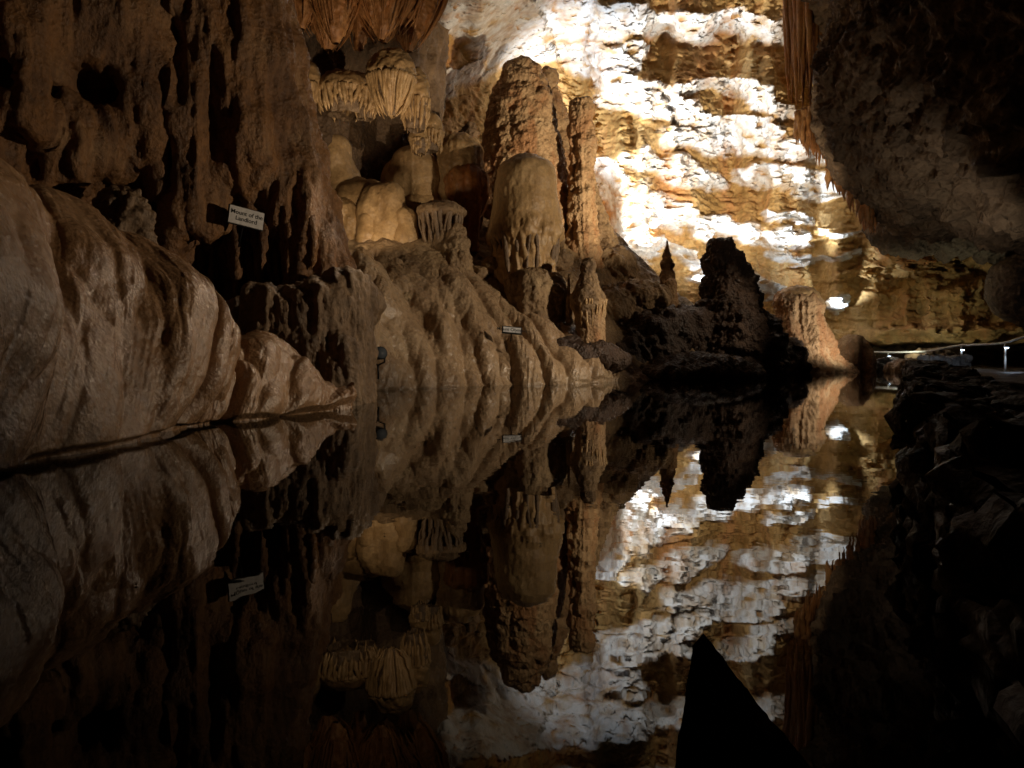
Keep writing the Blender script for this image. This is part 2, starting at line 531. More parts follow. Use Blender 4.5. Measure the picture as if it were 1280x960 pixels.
tag(build('rubble_slope', V, Q, M_rubble), 'brown rubble bank rising from the pool under the tall stalagmites', 'rock slope')


# ------------------------------------------------------------------ flowstone sheets
def flow(cols, nu, nv, bulge, lobes, mat, name, label, cat, back=2.0, seed=0, amp=.22, wr=.03, under=.5, ex=1.0, shear=0.0, cells=(), valleys=(), vk=1.0, taper=0.0, pre=0, lip=.06):
    """cols: (bottom pixel x, y at the waterline) and (top px, py, Y): a convex sheet that pours to the water, with bulging lobes"""
    n = len(cols)
    bt = []; tp = []
    for bx, by, tx, ty, tY in cols:
        Yb = CAM_H * F_PX / (by - HY)
        bt.append(at(bx, by, Yb)); tp.append(at(tx, ty, tY))
    bt = np.array(bt); tp = np.array(tp)
    s = np.linspace(-pre, n - 1 - pre, nu); k = np.arange(n) - pre
    ipol = lambda A: np.stack([smooth1(np.interp(s, k, A[:, c]), nu // n // 3) for c in range(3)], 1)
    b, t = ipol(bt), ipol(tp)
    w = np.linspace(-.12, 1.35, nv)
    D = t - b
    out = np.zeros((nu, nv, 3))
    tp_ = 1 - taper * sstep(.35 if pre == 0 else .5, .9, (s + pre) / (n - 1))
    perp = np.cross(np.gradient(b, axis=0), D); perp /= np.linalg.norm(perp, axis=1)[:, None]
    if perp[nu // 2, 2] < 0: perp = -perp
    for j, q in enumerate(w):
        if q < 0: p = b + D * q * .3 + np.array([0, 0, q * under * 4]) * 1.0
        elif q <= 1: p = b + D * q + perp * (bulge * math.sin(math.pi * q ** ex)) * tp_[:, None]
        else: p = t + (D * np.array([1, 1, .0]) * (q - 1) * back * .5 + perp * (bulge * math.sin(math.pi * q ** ex) * .4)) - np.array([0, 0, (q - 1) ** 2 * 3.0])
        out[:, j] = p
    V, Q = grid(out)
    N_ = normals(V, Q)
    if N_[:, 2].mean() < 0:
        Q = Q[:, ::-1]; N_ = -N_
    sv = np.repeat(s, nv); wv = np.tile(w, nu)
    # lobes: rounded tongues parted by sharp creases, wandering as they fall
    wob = sv + .25 * fbm(np.stack([sv * .9, wv * 1.3, sv * 0], 1), 3, seed + 1)
    d = 0
    for fr, a, wph in lobes:
        ph = wob * fr + wph * wv
        d = d + a * (np.sqrt(np.sin(ph * math.pi) ** 2 + .012) - .6) * (.65 + .7 * gn(np.stack([np.floor(ph) * 3.7, wv * 1.1, sv * 0], 1), seed + 8)) * sstep(-.15, .2, wv) * (0.45 + .75 * sstep(1.1, .35, wv))
    for s0, s1, a, wd, wl, wh in valleys:
        x = wob * .45 + sv * .55 - (s0 + (s1 - s0) * np.clip(wv, 0, 1.2) ** 1.3) - .22 * fbm(np.stack([wv * 2.0, sv * .4 + s0 * 3, sv * 0], 1), 3, seed + 30)
        x = x / (wd * np.where(x > 0, .6, 1.5))     # steep on one flank, long and round on the other
        d = d - vk * a * np.exp(-np.sqrt(x * x + .05)) * sstep(wl - .22, wl + .1, wv) * sstep(wh + .22, wh - .15, wv)
    for fs, fw, a in cells:
        cc = cell(np.stack([wob * fs + shear * fs * wv, wv * fw + .25 * fbm(np.stack([sv, wv * 2, sv * 0 + 5], 1), 2, seed + 21), sv * 0 + .5], 1), seed + 20)
        d = d + a * (.7 - cc ** 1.4) * sstep(-.2, .15, wv)
    d = d + amp * fbm(V * .7, 3, seed + 2, .4)
    fl = np.stack([wob * 6 + 6 * shear * wv, wv * 2, sv * 0], 1)
    d = d + wr * ridge(fl, 3, seed + 3) + wr * 1.6 * fbm(V * np.array([6, 6, 3.5]), 3, seed + 4) + .5 * wr * fbm(V * 15, 3, seed + 6)
    d = d - lip * sstep(.055, .02, V[:, 2] + .05 * gn(V * 1.1, seed + 40)) * (.75 + .5 * gn(V * .7, seed + 41))
    V = V + N_ * d[:, None]
    return tag(build(name, V, Q, mat), label, cat)


flow([(-3260, 1640, -4760, -2400, .8), (-420, 760, -700, -110, 3.0), (-170, 680, -330, 120, 4.6), (-60, 610, -120, 185, 5.8), (0, 585, 0, 238, 6.9), (100, 567, 62, 258, 7.6), (170, 553, 122, 300, 8.0), (216, 543, 172, 318, 8.3), (240, 534, 226, 352, 8.5), (264, 531, 256, 392, 8.8), (284, 528, 272, 438, 9.3), (330, 524, 322, 428, 9.8), (376, 518, 362, 470, 10.1), (412, 513.5, 402, 498, 10.5), (440, 511, 434, 506, 10.8)],
     920, 460, .42, [], M_mound, 'flowstone_mound', 'big wet brown flowstone mound bulging into the near left of the pool', 'flowstone', seed=100, amp=.10, wr=.006, shear=-.3, vk=.45, pre=2, lip=.13, taper=.6, cells=[(.5, .9, .42), (1.5, 2.2, .10), (4.5, 6, .025)], valleys=[(1.2, .9, .20, .4, -.5, .8), (2.75, 2.2, .30, .35, -.5, .75), (3.6, 3.0, .14, .2, .2, 1.0), (4.4, 3.5, .26, .25, -.5, .62), (5.25, 5.7, .55, .22, -.5, .7), (6.7, 6.4, .16, .2, -.5, .5), (7.9, 8.0, .7, .25, -.5, 1.2), (9.6, 9.3, .25, .2, -.5, .9)])

flow([(430, 497, 400, 330, 16.5), (450, 490, 432, 322, 18), (520, 486, 478, 308, 20.3), (600, 483, 560, 322, 21.3), (660, 481.5, 612, 362, 20.9), (700, 480.5, 650, 376, 20.8), (740, 479, 700, 396, 20.8), (762, 477.5, 728, 425, 20.8), (772, 477, 758, 462, 20.4)],
     680, 420, .45, [], M_slope, 'flowstone_slope', 'tan rippled flowstone apron pouring down to the pool below the domes', 'flowstone', seed=140, amp=.12, wr=.012, back=1.2, shear=-.9, vk=.85, taper=.75, cells=[(.65, 1.1, .34), (1.9, 2.4, .10), (5, 5, .06)], valleys=[(1.2, .4, .32, .2, -.5, .7), (1.75, .8, .24, .14, .1, .85), (2.0, 1.1, .34, .18, -.5, .6), (2.35, 1.45, .22, .14, -.5, .45), (2.6, 1.5, .40, .2, .15, .95), (2.95, 2.1, .26, .14, -.5, .55), (3.3, 2.2, .40, .2, -.5, .8), (3.6, 2.9, .2, .12, -.5, .4), (3.95, 2.9, .38, .18, -.5, .85), (4.6, 3.6, .34, .16, -.5, .7), (5.3, 4.3, .3, .16, -.5, .8), (6.0, 5.2, .24, .14, -.5, .8)])


# ------------------------------------------------------------------ lathed formations
def stalag(px, pyb, pyt, Yd, prof, dx=0.0, lump=0.0, lf=2.0, flute=0.0, ff=6.0, fine=.02, seg=None, seed=0, squash=.95, sink=.4, beds=0.0, bf=2.2, bend=0.0, zmin=0.0, flen=0.0):
    """prof: (share of height, half width in photo pixels), bottom to top"""
    b = at(px, pyb, Yd); t = at(px + dx, pyt, Yd)
    H = t[2] - b[2]
    rm = m(max(p[1] for p in prof), Yd)
    step = max(.018, min(.06, Yd * .0016))
    nz = int((H + sink) / step) + 8
    seg = seg or int(np.clip(2 * math.pi * rm / step, 40, 520))
    z = np.linspace(-sink, H, nz)
    tt = np.clip(z / H, 0, 1)
    R = np.interp(tt, [p[0] for p in prof], [m(p[1], Yd) for p in prof])
    kk = max(1, int(nz * .018))
    R = smooth1(R, kk)
    # round the crown over the last stretch
    top = R[-1 - kk * 2]
    e = np.clip((H - z) / max(top * .8, .03), 0, 1)
    R = R * np.sqrt(np.clip(1 - (1 - e) ** 2, 0.0004, 1))
    # even spacing along the crown
    th = np.linspace(0, 2 * math.pi, seg, endpoint=False)
    cx = b[0] + (t[0] - b[0]) * tt + bend * np.sin(tt * math.pi)
    Pm = np.zeros((nz, seg, 3))
    Pm[:, :, 0] = cx[:, None] + R[:, None] * np.cos(th)
    Pm[:, :, 1] = b[1] + R[:, None] * np.sin(th) * squash
    Pm[:, :, 2] = b[2] + z[:, None]
    i = np.arange(nz * seg).reshape(nz, seg); j = np.roll(i, -1, 1)
    Q = np.stack([i[:-1], j[:-1], j[1:], i[1:]], -1).reshape(-1, 4)
    V = Pm.reshape(-1, 3)
    V = np.concatenate([V, [[cx[-1], b[1], t[2] + .004]]])
    k = len(V) - 1
    lastr = i[-1]
    Q = np.concatenate([Q, np.stack([lastr[0::2][:seg // 2], lastr[1::2][:seg // 2], np.roll(lastr[0::2], -1)[:seg // 2], np.full(seg // 2, k)], 1)])
    d = np.zeros(len(V)); zz = V[:, 2]
    if lump:
        d += lump * (.55 - cell(V * lf, seed + 1)) + .5 * lump * (.5 - cell(V * lf * 2.3, seed + 2))
        d += .8 * lump * fbm(V * lf * .5, 3, seed + 6)
    if flute:
        d += flute * ridge(V * np.array([ff, ff, ff * .07]), 2, seed + 3) * sstep(0, .3, 1.05 - (zz - b[2]) / H)
    if beds:
        w = zz * bf + .5 * fbm(V * .8, 3, seed + 5)
        q = w - np.floor(w)
        d += beds * (np.where(q < .7, q / .7, (1 - q) / .3) - .5)
    d += fine * fbm(V * 5, 4, seed + 4, .6)
    rr = np.append(np.repeat(R, seg), R[-1])
    d *= np.clip(rr / (rm * .25), .1, 1)
    return push(V, Q, d), Q


def fringe(c, R, z0, z1, n, r, mat, parent, name='fringe', squash=.95, inn=.25, arc=(0, 2 * math.pi), jit=.35, out=1.0, seed=0):
    """hanging folds round the edge of a shelf; c centre, R radius, z0 top, z1 tips"""
    g = np.random.default_rng(seed)
    L = []
    for k in range(n):
        a = arc[0] + (arc[1] - arc[0]) * (k + g.uniform(-.3, .3)) / n
        le = (z0 - z1) * g.uniform(1 - jit, 1)
        q = np.linspace(0, 1, 16)
        rad = R * (out - inn * q ** 1.4 * g.uniform(.6, 1.2)) + .02 * np.sin(q * 7 + g.uniform(0, 6))
        aa = a + .05 * np.sin(q * 3 + g.uniform(0, 6))
        pts = np.stack([c[0] + rad * np.cos(aa), c[1] + rad * np.sin(aa) * squash, z0 - q * le], 1)
        rr = r * g.uniform(.6, 1.25) * (1 - .25 * q) * np.clip((1 - q) * 5, .12, 1) * (1 + .12 * np.sin(q * g.uniform(10, 25)))
        L.append((pts, rr))
    V, Q = tubes(L, 8)
    return build(name, V, Q, mat, parent)


def thing(name, px, py, Yd, label, cat, group=None):
    return empty(name, at(px, py, Yd), label, cat, group)


def single(name, vq, mat, label, cat, group=None):
    return tag(build(name, vq[0], vq[1], mat), label, cat, group)


GS = 'stalagmites on the rubble slope'
# big cone and its neighbours
single('stalagmite', stalag(652, 300, 72, 25.5, [(0, 66), (.25, 58), (.5, 51), (.7, 43), (.85, 34), (.93, 26), (1, 17)], lump=.15, lf=1.9, fine=.05, seed=11, beds=.03, bf=1.3), M_knob,
       'tallest knobbly tan stalagmite, a broad cone behind the smooth dome', 'stalagmite', GS)
t_ = thing('stalagmite', 692, 300, 27.5, 'half hidden stalagmite with a small ball on top, behind the tallest cone', 'stalagmite', GS)
V, Q = stalag(690, 310, 106, 27.5, [(0, 46), (.3, 38), (.6, 31), (.85, 20), (.95, 13), (1, 10)], lump=.12, lf=2.2, flute=.05, ff=3, fine=.05, seed=21, dx=-4)
build('shaft', V, Q, M_knob, t_)
V, Q = stalag(685, 116, 84, 27.5, [(0, 9), (.25, 13), (.6, 14), (1, 9)], lump=.1, lf=2.4, fine=.03, seed=22, sink=.2)
build('knob', V, Q, M_knob, t_)
single('stalagmite', stalag(727, 335, 121, 24.5, [(0, 24), (.2, 19), (.45, 15.5), (.7, 14), (.78, 16), (.82, 13.5), (.95, 14), (1, 12)], lump=.13, lf=2.0, flute=.05, ff=4, fine=.05, seed=31, beds=.07, bf=1.6), M_knob,
       'slender post-like stalagmite standing right of the tallest cone', 'stalagmite', GS)
single('stalagmite', stalag(748, 330, 205, 25.5, [(0, 30), (.4, 18), (.7, 9), (1, 4)], lump=.12, lf=2.0, flute=.06, ff=3, fine=.05, seed=33, dx=-14), M_rubble,
       'short pointed stalagmite leaning on the slender post', 'stalagmite', GS)
# smooth dome with skirts
t_ = thing('stalagmite', 655, 375, 21.2, 'smooth round-topped stalagmite with ragged skirts, in front of the tallest cone', 'stalagmite', GS)
V, Q = stalag(655, 372, 192, 21.2, [(0, 42), (.12, 38), (.28, 37), (.36, 40), (.42, 46), (.5, 44), (.62, 42), (.8, 39), (.93, 35), (1, 28)], flute=.012, ff=5, fine=.016, lump=.09, lf=.8, seed=41, dx=2)
zz = sstep(at(0, 268, 21.2)[2], at(0, 292, 21.2)[2], V[:, 2] + .25 * fbm(V * 1.3, 2, 44))
V = push(V, Q, zz * (.16 * (.5 - cell(V * np.array([3.4, 3.4, 2.2]), 45)) + .07 * ridge(V * np.array([3, 3, .8]), 2, 46)))
build('dome', V, Q, M_dome, t_)
fringe(at(655, 300, 21.2), m(43, 21.2), at(0, 294, 21.2)[2], at(0, 354, 21.2)[2], 30, .065, M_ledge, t_, 'skirt', inn=.14, jit=.85, seed=4)
V, Q = stalag(668, 388, 335, 20.6, [(0, 40), (.4, 38), (.75, 34), (1, 22)], lump=.1, lf=2.4, flute=.07, ff=2.4, fine=.03, seed=43)
build('foot', V, Q, M_rubble, t_)
# capped pair left of the cone
t_ = thing('stalagmite', 580, 300, 22.6, 'two-tier capped stalagmite left of the tallest cone', 'stalagmite', GS)
V, Q = stalag(575, 265, 166, 22.6, [(0, 20), (.35, 24), (.55, 28), (.8, 27), (.93, 20), (1, 14)], flute=.05, ff=3.5, fine=.03, lump=.04, seed=51)
build('upper_tier', V, Q, M_dome, t_)
V, Q = stalag(584, 300, 205, 22.3, [(0, 13), (.3, 17), (.6, 24), (.8, 25), (1, 20)], flute=.08, ff=3.4, fine=.03, lump=.04, seed=52)
build('lower_tier', V, Q, M_drape, t_)
fringe(at(584, 240, 22.3), m(24, 22.3), at(0, 226, 22.3)[2], at(0, 292, 22.3)[2], 30, .06, M_drape, t_, 'fringe', inn=.4, seed=5)
single('stalagmite', stalag(583, 190, 153, 24, [(0, 14), (.6, 12), (1, 7)], lump=.12, lf=2, fine=.05, seed=53, dx=4), M_back,
       'small dark nub sticking up behind the two-tier capped stalagmite', 'stalagmite', GS)
# table-topped
t_ = thing('stalagmite', 550, 315, 20.8, 'flat table-topped stalagmite beside the rounded domes', 'stalagmite', GS)
V, Q = stalag(551, 312, 250, 20.8, [(0, 20), (.35, 18), (.65, 22), (.72, 31), (.86, 32), (1, 26)], flute=.035, ff=3, fine=.03, seed=61, lump=.03)
build('table', V, Q, M_rubble, t_)
fringe(at(551, 262, 20.8), m(27, 20.8), at(0, 265, 20.8)[2], at(0, 312, 20.8)[2], 26, .06, M_ledge, t_, inn=.35, seed=6)
V, Q = stalag(568, 345, 280, 20.6, [(0, 26), (.5, 20), (1, 9)], lump=.16, lf=2, fine=.05, seed=63)
build('buttress', V, Q, M_rubble, t_)
# domes
GD = 'smooth domes below the draperies'
DM = [(413, 300, 168, 22.0, 32, 0, 'tallest smooth tan dome, standing behind the left of the dome cluster'),
      (444, 300, 220, 21.9, 40, 0, 'broad low dome between the tallest dome and the pale near dome'),
      (432, 300, 246, 21.0, 25, -2, 'low smooth dome at the front left of the dome cluster'),
      (481, 300, 229, 21.0, 30, -2, 'pale bulbous near dome with a groove down its front'),
      (512, 278, 186, 22.6, 35, 4, 'tall shaded dome behind the pale bulbous one'),
      (544, 285, 212, 22.9, 26, 2, 'narrow dome tucked beside the two-tier capped stalagmite'),
      (397, 302, 216, 21.5, 17, 2, 'slim dome squeezed against the great column'),
      (503, 303, 258, 20.7, 15, 1, 'knee-high dome right of the pale bulbous near dome'),
      (527, 290, 240, 22.1, 19, 0, 'low dome in front of the tall shaded dome, behind the table-topped stalagmite'),
      (460, 303, 268, 20.6, 12, -1, 'smallest dome, at the front foot of the pale bulbous one')]
for k, (px, pb, pt, Yd, w, dx, lab) in enumerate(DM):
    w *= 1.04
    V, Q = stalag(px, pb, pt, Yd, [(0, w * 1.08), (.3, w * 1.02), (.55, w * .97), (.75, w * .88), (.88, w * .72), (1, w * .42)], dx=dx, flute=.012, ff=2.0, fine=.014, seed=70 + k * 5)
    V = push(V, Q, .20 * fbm(V * .85, 2, 300 + k) + .03 * (.6 - cell(V * np.array([1.1, 1.1, .5]), 310 + k)) + .02 * ridge(V * np.array([2.2, 2.2, .25]), 2, 320 + k))
    single('dome', (V, Q), M_dome, lab, 'cave dome', GD)

# small fringed stalagmite at the water's edge
t_ = thing('stalagmite', 737, 425, 19.6, 'small hooded stalagmite with white fringes at the end of the apron', 'stalagmite', GS)
V, Q = stalag(735, 395, 322, 19.6, [(0, 16), (.12, 20), (.3, 23), (.42, 19), (.62, 12), (.74, 8), (.85, 9), (1, 7)], lump=.05, lf=3, fine=.03, seed=81)
build('hood', V, Q, M_rubble, t_)
V, Q = stalag(739, 428, 372, 19.6, [(0, 15), (.5, 15), (1, 15)], flute=.05, ff=4, fine=.02, seed=82)
build('stem', V, Q, M_knob, t_)
fringe(at(737, 380, 19.6), m(20, 19.6), at(0, 374, 19.6)[2], at(0, 414, 19.6)[2], 30, .04, M_dome, t_, inn=.3, seed=8)
single('stalagmite', stalag(711, 388, 342, 20, [(0, 4), (.5, 2.2), (1, .8)], fine=.02, seed=85), M_rubble, 'thin needle stalagmite left of the hooded one', 'stalagmite', GS)
# thin stack and pale stub by the bright wall
single('stalagmite', stalag(834, 385, 300, 26, [(0, 14), (.25, 12), (.4, 8), (.5, 9.5), (.58, 6), (.66, 8), (.74, 4), (.85, 2.5), (1, .8)], lump=.08, lf=2.6, fine=.04, seed=91), M_knob,
       'thin stacked spire stalagmite in front of the bright wall', 'stalagmite', GS)
single('stalagmite', stalag(838, 385, 347, 25.4, [(0, 9), (.5, 8.5), (.85, 8), (1, 6)], lump=.04, lf=3, fine=.03, seed=92), M_knob,
       'pale stub stalagmite at the foot of the thin spire', 'stalagmite', GS)
# dark silhouette
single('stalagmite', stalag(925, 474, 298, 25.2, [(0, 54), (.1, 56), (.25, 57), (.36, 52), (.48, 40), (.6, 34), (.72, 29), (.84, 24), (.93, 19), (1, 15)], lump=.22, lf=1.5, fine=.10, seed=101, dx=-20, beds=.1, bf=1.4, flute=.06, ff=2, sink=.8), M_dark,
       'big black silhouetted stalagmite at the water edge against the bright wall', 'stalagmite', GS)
# table stalagmite beyond
t_ = thing('stalagmite', 1010, 466, 29.5, 'squat tan stalagmite with a flat top, right of the black silhouette', 'stalagmite', GS)
V, Q = stalag(1000, 466, 360, 29.5, [(0, 66), (.08, 54), (.2, 44), (.4, 36), (.55, 30), (.7, 26.5), (.9, 27), (1, 25)], dx=-4, flute=.10, ff=1.7, fine=.06, lump=.14, lf=1.2, seed=111, beds=.06, bf=1.0)
build('trunk', V, Q, M_knob, t_)
V2, Q2 = stalag(998, 372, 356, 29.5, [(0, 26), (.5, 27), (.85, 24), (1, 17)], fine=.04, lump=.06, lf=1.4, seed=113, sink=.1, dx=-1)
build('cap', V2, Q2, M_dome, t_)
single('stalagmite', stalag(1066, 466, 418, 31, [(0, 21), (.4, 20), (.7, 16), (.9, 11), (1, 7)], flute=.16, ff=1.5, fine=.05, seed=115), M_knob,
       'low fluted dome between the squat stalagmite and the handrail', 'stalagmite', GS)


def blob(name, bodies, lo, hi, h, k, mat, label, cat, group=None, parent=None, sub=(), **kw):
    V, Q = nets(blend(bodies, k, sub), lo, hi, h)
    V = relax(V, Q, 2)
    V = rocky(V, Q, **kw)
    o = build(name, V, Q, mat, parent)
    return tag(o, label, cat, group) if parent is None else o


def E(px, py, Yd, rx, rz, ry):
    return ell(at(px, py, Yd), (m(rx, Yd), ry, m(rz, Yd)))


GR = 'dark boulders along the water'
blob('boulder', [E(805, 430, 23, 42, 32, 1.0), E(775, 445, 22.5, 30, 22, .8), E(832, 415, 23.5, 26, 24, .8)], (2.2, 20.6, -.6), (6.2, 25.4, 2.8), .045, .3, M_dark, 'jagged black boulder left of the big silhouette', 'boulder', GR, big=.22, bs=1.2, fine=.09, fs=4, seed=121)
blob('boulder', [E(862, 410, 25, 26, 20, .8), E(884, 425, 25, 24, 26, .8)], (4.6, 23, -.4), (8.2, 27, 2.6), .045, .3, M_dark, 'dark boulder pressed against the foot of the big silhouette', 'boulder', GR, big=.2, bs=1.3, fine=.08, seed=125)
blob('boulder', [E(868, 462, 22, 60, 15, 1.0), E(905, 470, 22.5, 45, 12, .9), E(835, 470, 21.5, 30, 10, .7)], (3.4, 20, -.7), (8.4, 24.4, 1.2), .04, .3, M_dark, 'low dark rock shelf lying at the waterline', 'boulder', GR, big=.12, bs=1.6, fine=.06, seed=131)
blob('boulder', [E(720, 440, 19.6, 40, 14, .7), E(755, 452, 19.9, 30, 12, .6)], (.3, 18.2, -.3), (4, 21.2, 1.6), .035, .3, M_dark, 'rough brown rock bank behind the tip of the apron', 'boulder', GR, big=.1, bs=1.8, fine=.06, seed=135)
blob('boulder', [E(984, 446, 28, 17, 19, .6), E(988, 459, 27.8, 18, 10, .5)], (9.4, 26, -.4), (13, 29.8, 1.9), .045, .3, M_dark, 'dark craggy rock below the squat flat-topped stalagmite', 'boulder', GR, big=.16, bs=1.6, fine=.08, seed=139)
blob('boulder', [E(770, 335, 25, 22, 20, .7), E(752, 322, 25.2, 20, 14, .6)], (2.0, 23.4, 2.4), (5, 26.8, 5.4), .04, .25, M_rubble, 'split brown boulder on the bank below the slender post', 'boulder', 'loose rocks on the bank', big=.14, bs=1.6, fine=.06, seed=143)
blob('boulder', [E(795, 372, 23.5, 40, 14, .8), E(765, 388, 23, 30, 20, .7)], (1.8, 21.6, .4), (6, 25.2, 3.6), .04, .25, M_rubble, 'flat slab of brown rock above the jagged black boulder', 'boulder', 'loose rocks on the bank', big=.14, bs=1.6, fine=.06, seed=147)
for k, (px, py, r, lab) in enumerate([(598, 345, 11, 'small round stone under the smooth stalagmite, at the left'), (615, 332, 9, 'small stone wedged by the foot of the smooth stalagmite'), (575, 352, 14, 'knobbly stone below the table-topped stalagmite'), (692, 300, 12, 'rounded lump right of the smooth stalagmite, upper one'), (700, 325, 13, 'rounded lump right of the smooth stalagmite, lower one'), (690, 268, 11, 'pale lump at the root of the slender post')]):
    Yd = 20.9 if k < 3 else 22.5
    c = at(px, py, Yd); rr = m(r, Yd)
    blob('stone', [ell(c, (rr, rr, rr * .85))], c - rr * 1.7, c + rr * 1.7, .03, .2, M_rubble, lab, 'stone', 'loose rocks on the bank', big=.07, bs=2.6, fine=.04, seed=150 + k)

# ------------------------------------------------------------------ the great column on the left
def C(x0, y0, Y0, r0, x1, y1, Y1, r1):
    return cap(at(x0, y0, Y0), at(x1, y1, Y1), m(r0, Y0), m(r1, Y1))

adds = [C(404, 352, 12.6, 34, 290, -40, 12.8, 40), C(345, 250, 12.5, 45, 255, -160, 12.6, 70), C(300, 190, 12.0, 48, 270, -160, 12.2, 60), C(232, 300, 11.6, 42, 225, -160, 11.8, 66),
        C(165, 150, 11.4, 60, 150, -160, 11.2, 70), C(85, 240, 10.8, 62, 70, -160, 10.8, 90), C(-10, 260, 10.2, 70, -20, -160, 10.0, 100), C(-140, 300, 9.6, 140, -140, -160, 9.4, 150),
        C(350, 330, 12.9, 34, 330, 200, 12.9, 40), C(290, 395, 13.2, 60, 300, 200, 13.3, 60), C(190, 380, 12.6, 80, 190, 100, 12.8, 80), C(90, 330, 11.8, 90, 90, 60, 12.0, 80), C(375, 370, 12.3, 20, 368, 262, 12.5, 24), C(250, 392, 12.4, 26, 245, 300, 12.4, 20),
        C(130, 30, 10.7, 26, 128, 90, 10.7, 16), C(178, 120, 10.9, 14, 176, 30, 10.9, 20), C(20, 150, 9.6, 26, 25, 40, 9.6, 30)]
subs = [E(52, 118, 10.1, 24, 32, .9), E(128, 112, 10.6, 26, 30, .8), E(150, 262, 10.9, 48, 46, 1.2), E(105, 262, 10.4, 34, 26, .8), E(248, 345, 11.6, 26, 60, .8), E(300, 330, 11.9, 40, 62, .62), E(350, 330, 12.0, 22, 52, .5), E(22, 190, 9.6, 18, 34, .5), E(208, 40, 10.9, 12, 40, .4), E(205, 190, 11.0, 10, 60, .35)]
V, Q = nets(blend(adds, .38, subs, .12), (-11.2, 7.0, .4), (-2.7, 15.0, 8.6), .05)
V = relax(V, Q, 2)
vert = np.array([2.3, 2.3, .32])
d = .11 * ridge(V * vert * np.array([.75, .75, .9]), 3, 201, .5) + .06 * (0.5 - cell(V * np.array([3.6, 3.6, 1.5]), 203)) + .05 * fbm(V * np.array([6, 6, 2.4]), 4, 205, .6) + .10 * fbm(V * .9, 2, 207)
V = push(V, Q, d)
tag(build('cave_column', V, Q, M_column), 'massive rust-brown fluted column filling the upper left of the cave', 'cave column')
# organ-pipe folds in the hollow behind the sign
L = []
g = np.random.default_rng(3)
for k in range(26):
    px = 262 + k * 5.0 + g.uniform(-2, 2)
    y0 = 258 + g.uniform(-12, 14); y1 = g.uniform(330, 392)
    q = np.linspace(0, 1, 18)
    Yd = 12.15 + .25 * math.sin(k * .9) + g.uniform(-.1, .1)
    pts = np.stack([at(px + 3 * math.sin(a * 4 + k) + 4 * a, y0 + (y1 - y0) * a, Yd - .06 * a) for a in q])
    L.append((pts, m(g.uniform(4.5, 8), 12) * (1 - .35 * q) * np.clip((1 - q) * 6, .15, 1) * (1 + .18 * np.sin(q * g.uniform(12, 26) + k))))
V, Q = tubes(L, 10)
V = push(V, Q, .02 * fbm(V * 9, 3, 3))
tag(build('drapery', V, Q, M_column), 'dark row of organ-pipe folds hanging in the hollow behind the upper sign', 'drapery')
# knobbly lump in the hollow
c = at(156, 275, 10.7)
single('stalagmite', stalag(156, 325, 232, 10.3, [(0, 36), (.3, 34), (.6, 30), (.85, 25), (1, 20)], lump=.13, lf=4.2, fine=.04, seed=211, dx=-4), M_ledge, 'knobbly coral-like stalagmite inside the dark hollow above the mound', 'stalagmite')

# drapery ledge between mound and apron
adds = [C(322, 372, 10.7, 16, 318, 520, 10.6, 24), C(355, 392, 10.9, 26, 350, 540, 10.8, 30), C(395, 385, 11.1, 34, 392, 545, 11.0, 36), C(430, 360, 11.4, 22, 430, 545, 11.3, 24), C(446, 365, 11.6, 12, 446, 545, 11.4, 12), C(300, 400, 11.2, 24, 440, 380, 12.0, 34), C(415, 440, 10.9, 10, 415, 545, 10.7, 9), C(434, 440, 10.9, 10, 434, 545, 10.8, 10), C(400, 440, 11.8, 60, 400, 560, 11.8, 60)]
V, Q = nets(blend(adds, .28, [E(352, 440, 10.2, 20, 18, .35), E(385, 470, 10.2, 14, 30, .3)], .12), (-4.9, 9.6, -.5), (-2.1, 13.2, 2.2), .03)
V = relax(V, Q, 2)
d = .06 * ridge(V * np.array([3.6, 3.6, .6]), 3, 231) + .05 * (.5 - cell(V * np.array([4.4, 4.4, 2.2]), 233)) + .03 * fbm(V * 7, 4, 235)
V = push(V, Q, d)
tag(build('drapery_ledge', V, Q, M_ledge), 'brown craggy ledge with folded curtains reaching the water right of the near mound', 'rock ledge')

# ------------------------------------------------------------------ recess behind the domes and the draperies above them
V, Q = nets(blend([C(430, 240, 25.5, 90, 420, -160, 25.5, 120), C(505, 190, 25.5, 40, 500, -160, 25.5, 62), C(340, 300, 23.5, 110, 330, -160, 23.5, 130), C(470, 60, 23.5, 50, 470, -160, 23.3, 95), C(400, 60, 22.5, 50, 400, -160, 22.3, 70)], .7), (-13, 18, 2.0), (-1.0, 30, 15.5), .09)
V = relax(V, Q, 2)
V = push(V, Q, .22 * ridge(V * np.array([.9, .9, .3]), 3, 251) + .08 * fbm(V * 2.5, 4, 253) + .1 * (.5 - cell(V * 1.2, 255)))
tag(build('rock_pillar', V, Q, M_back), 'dark shadowed rock mass that carries the hanging draperies and backs the domes', 'rock pillar')


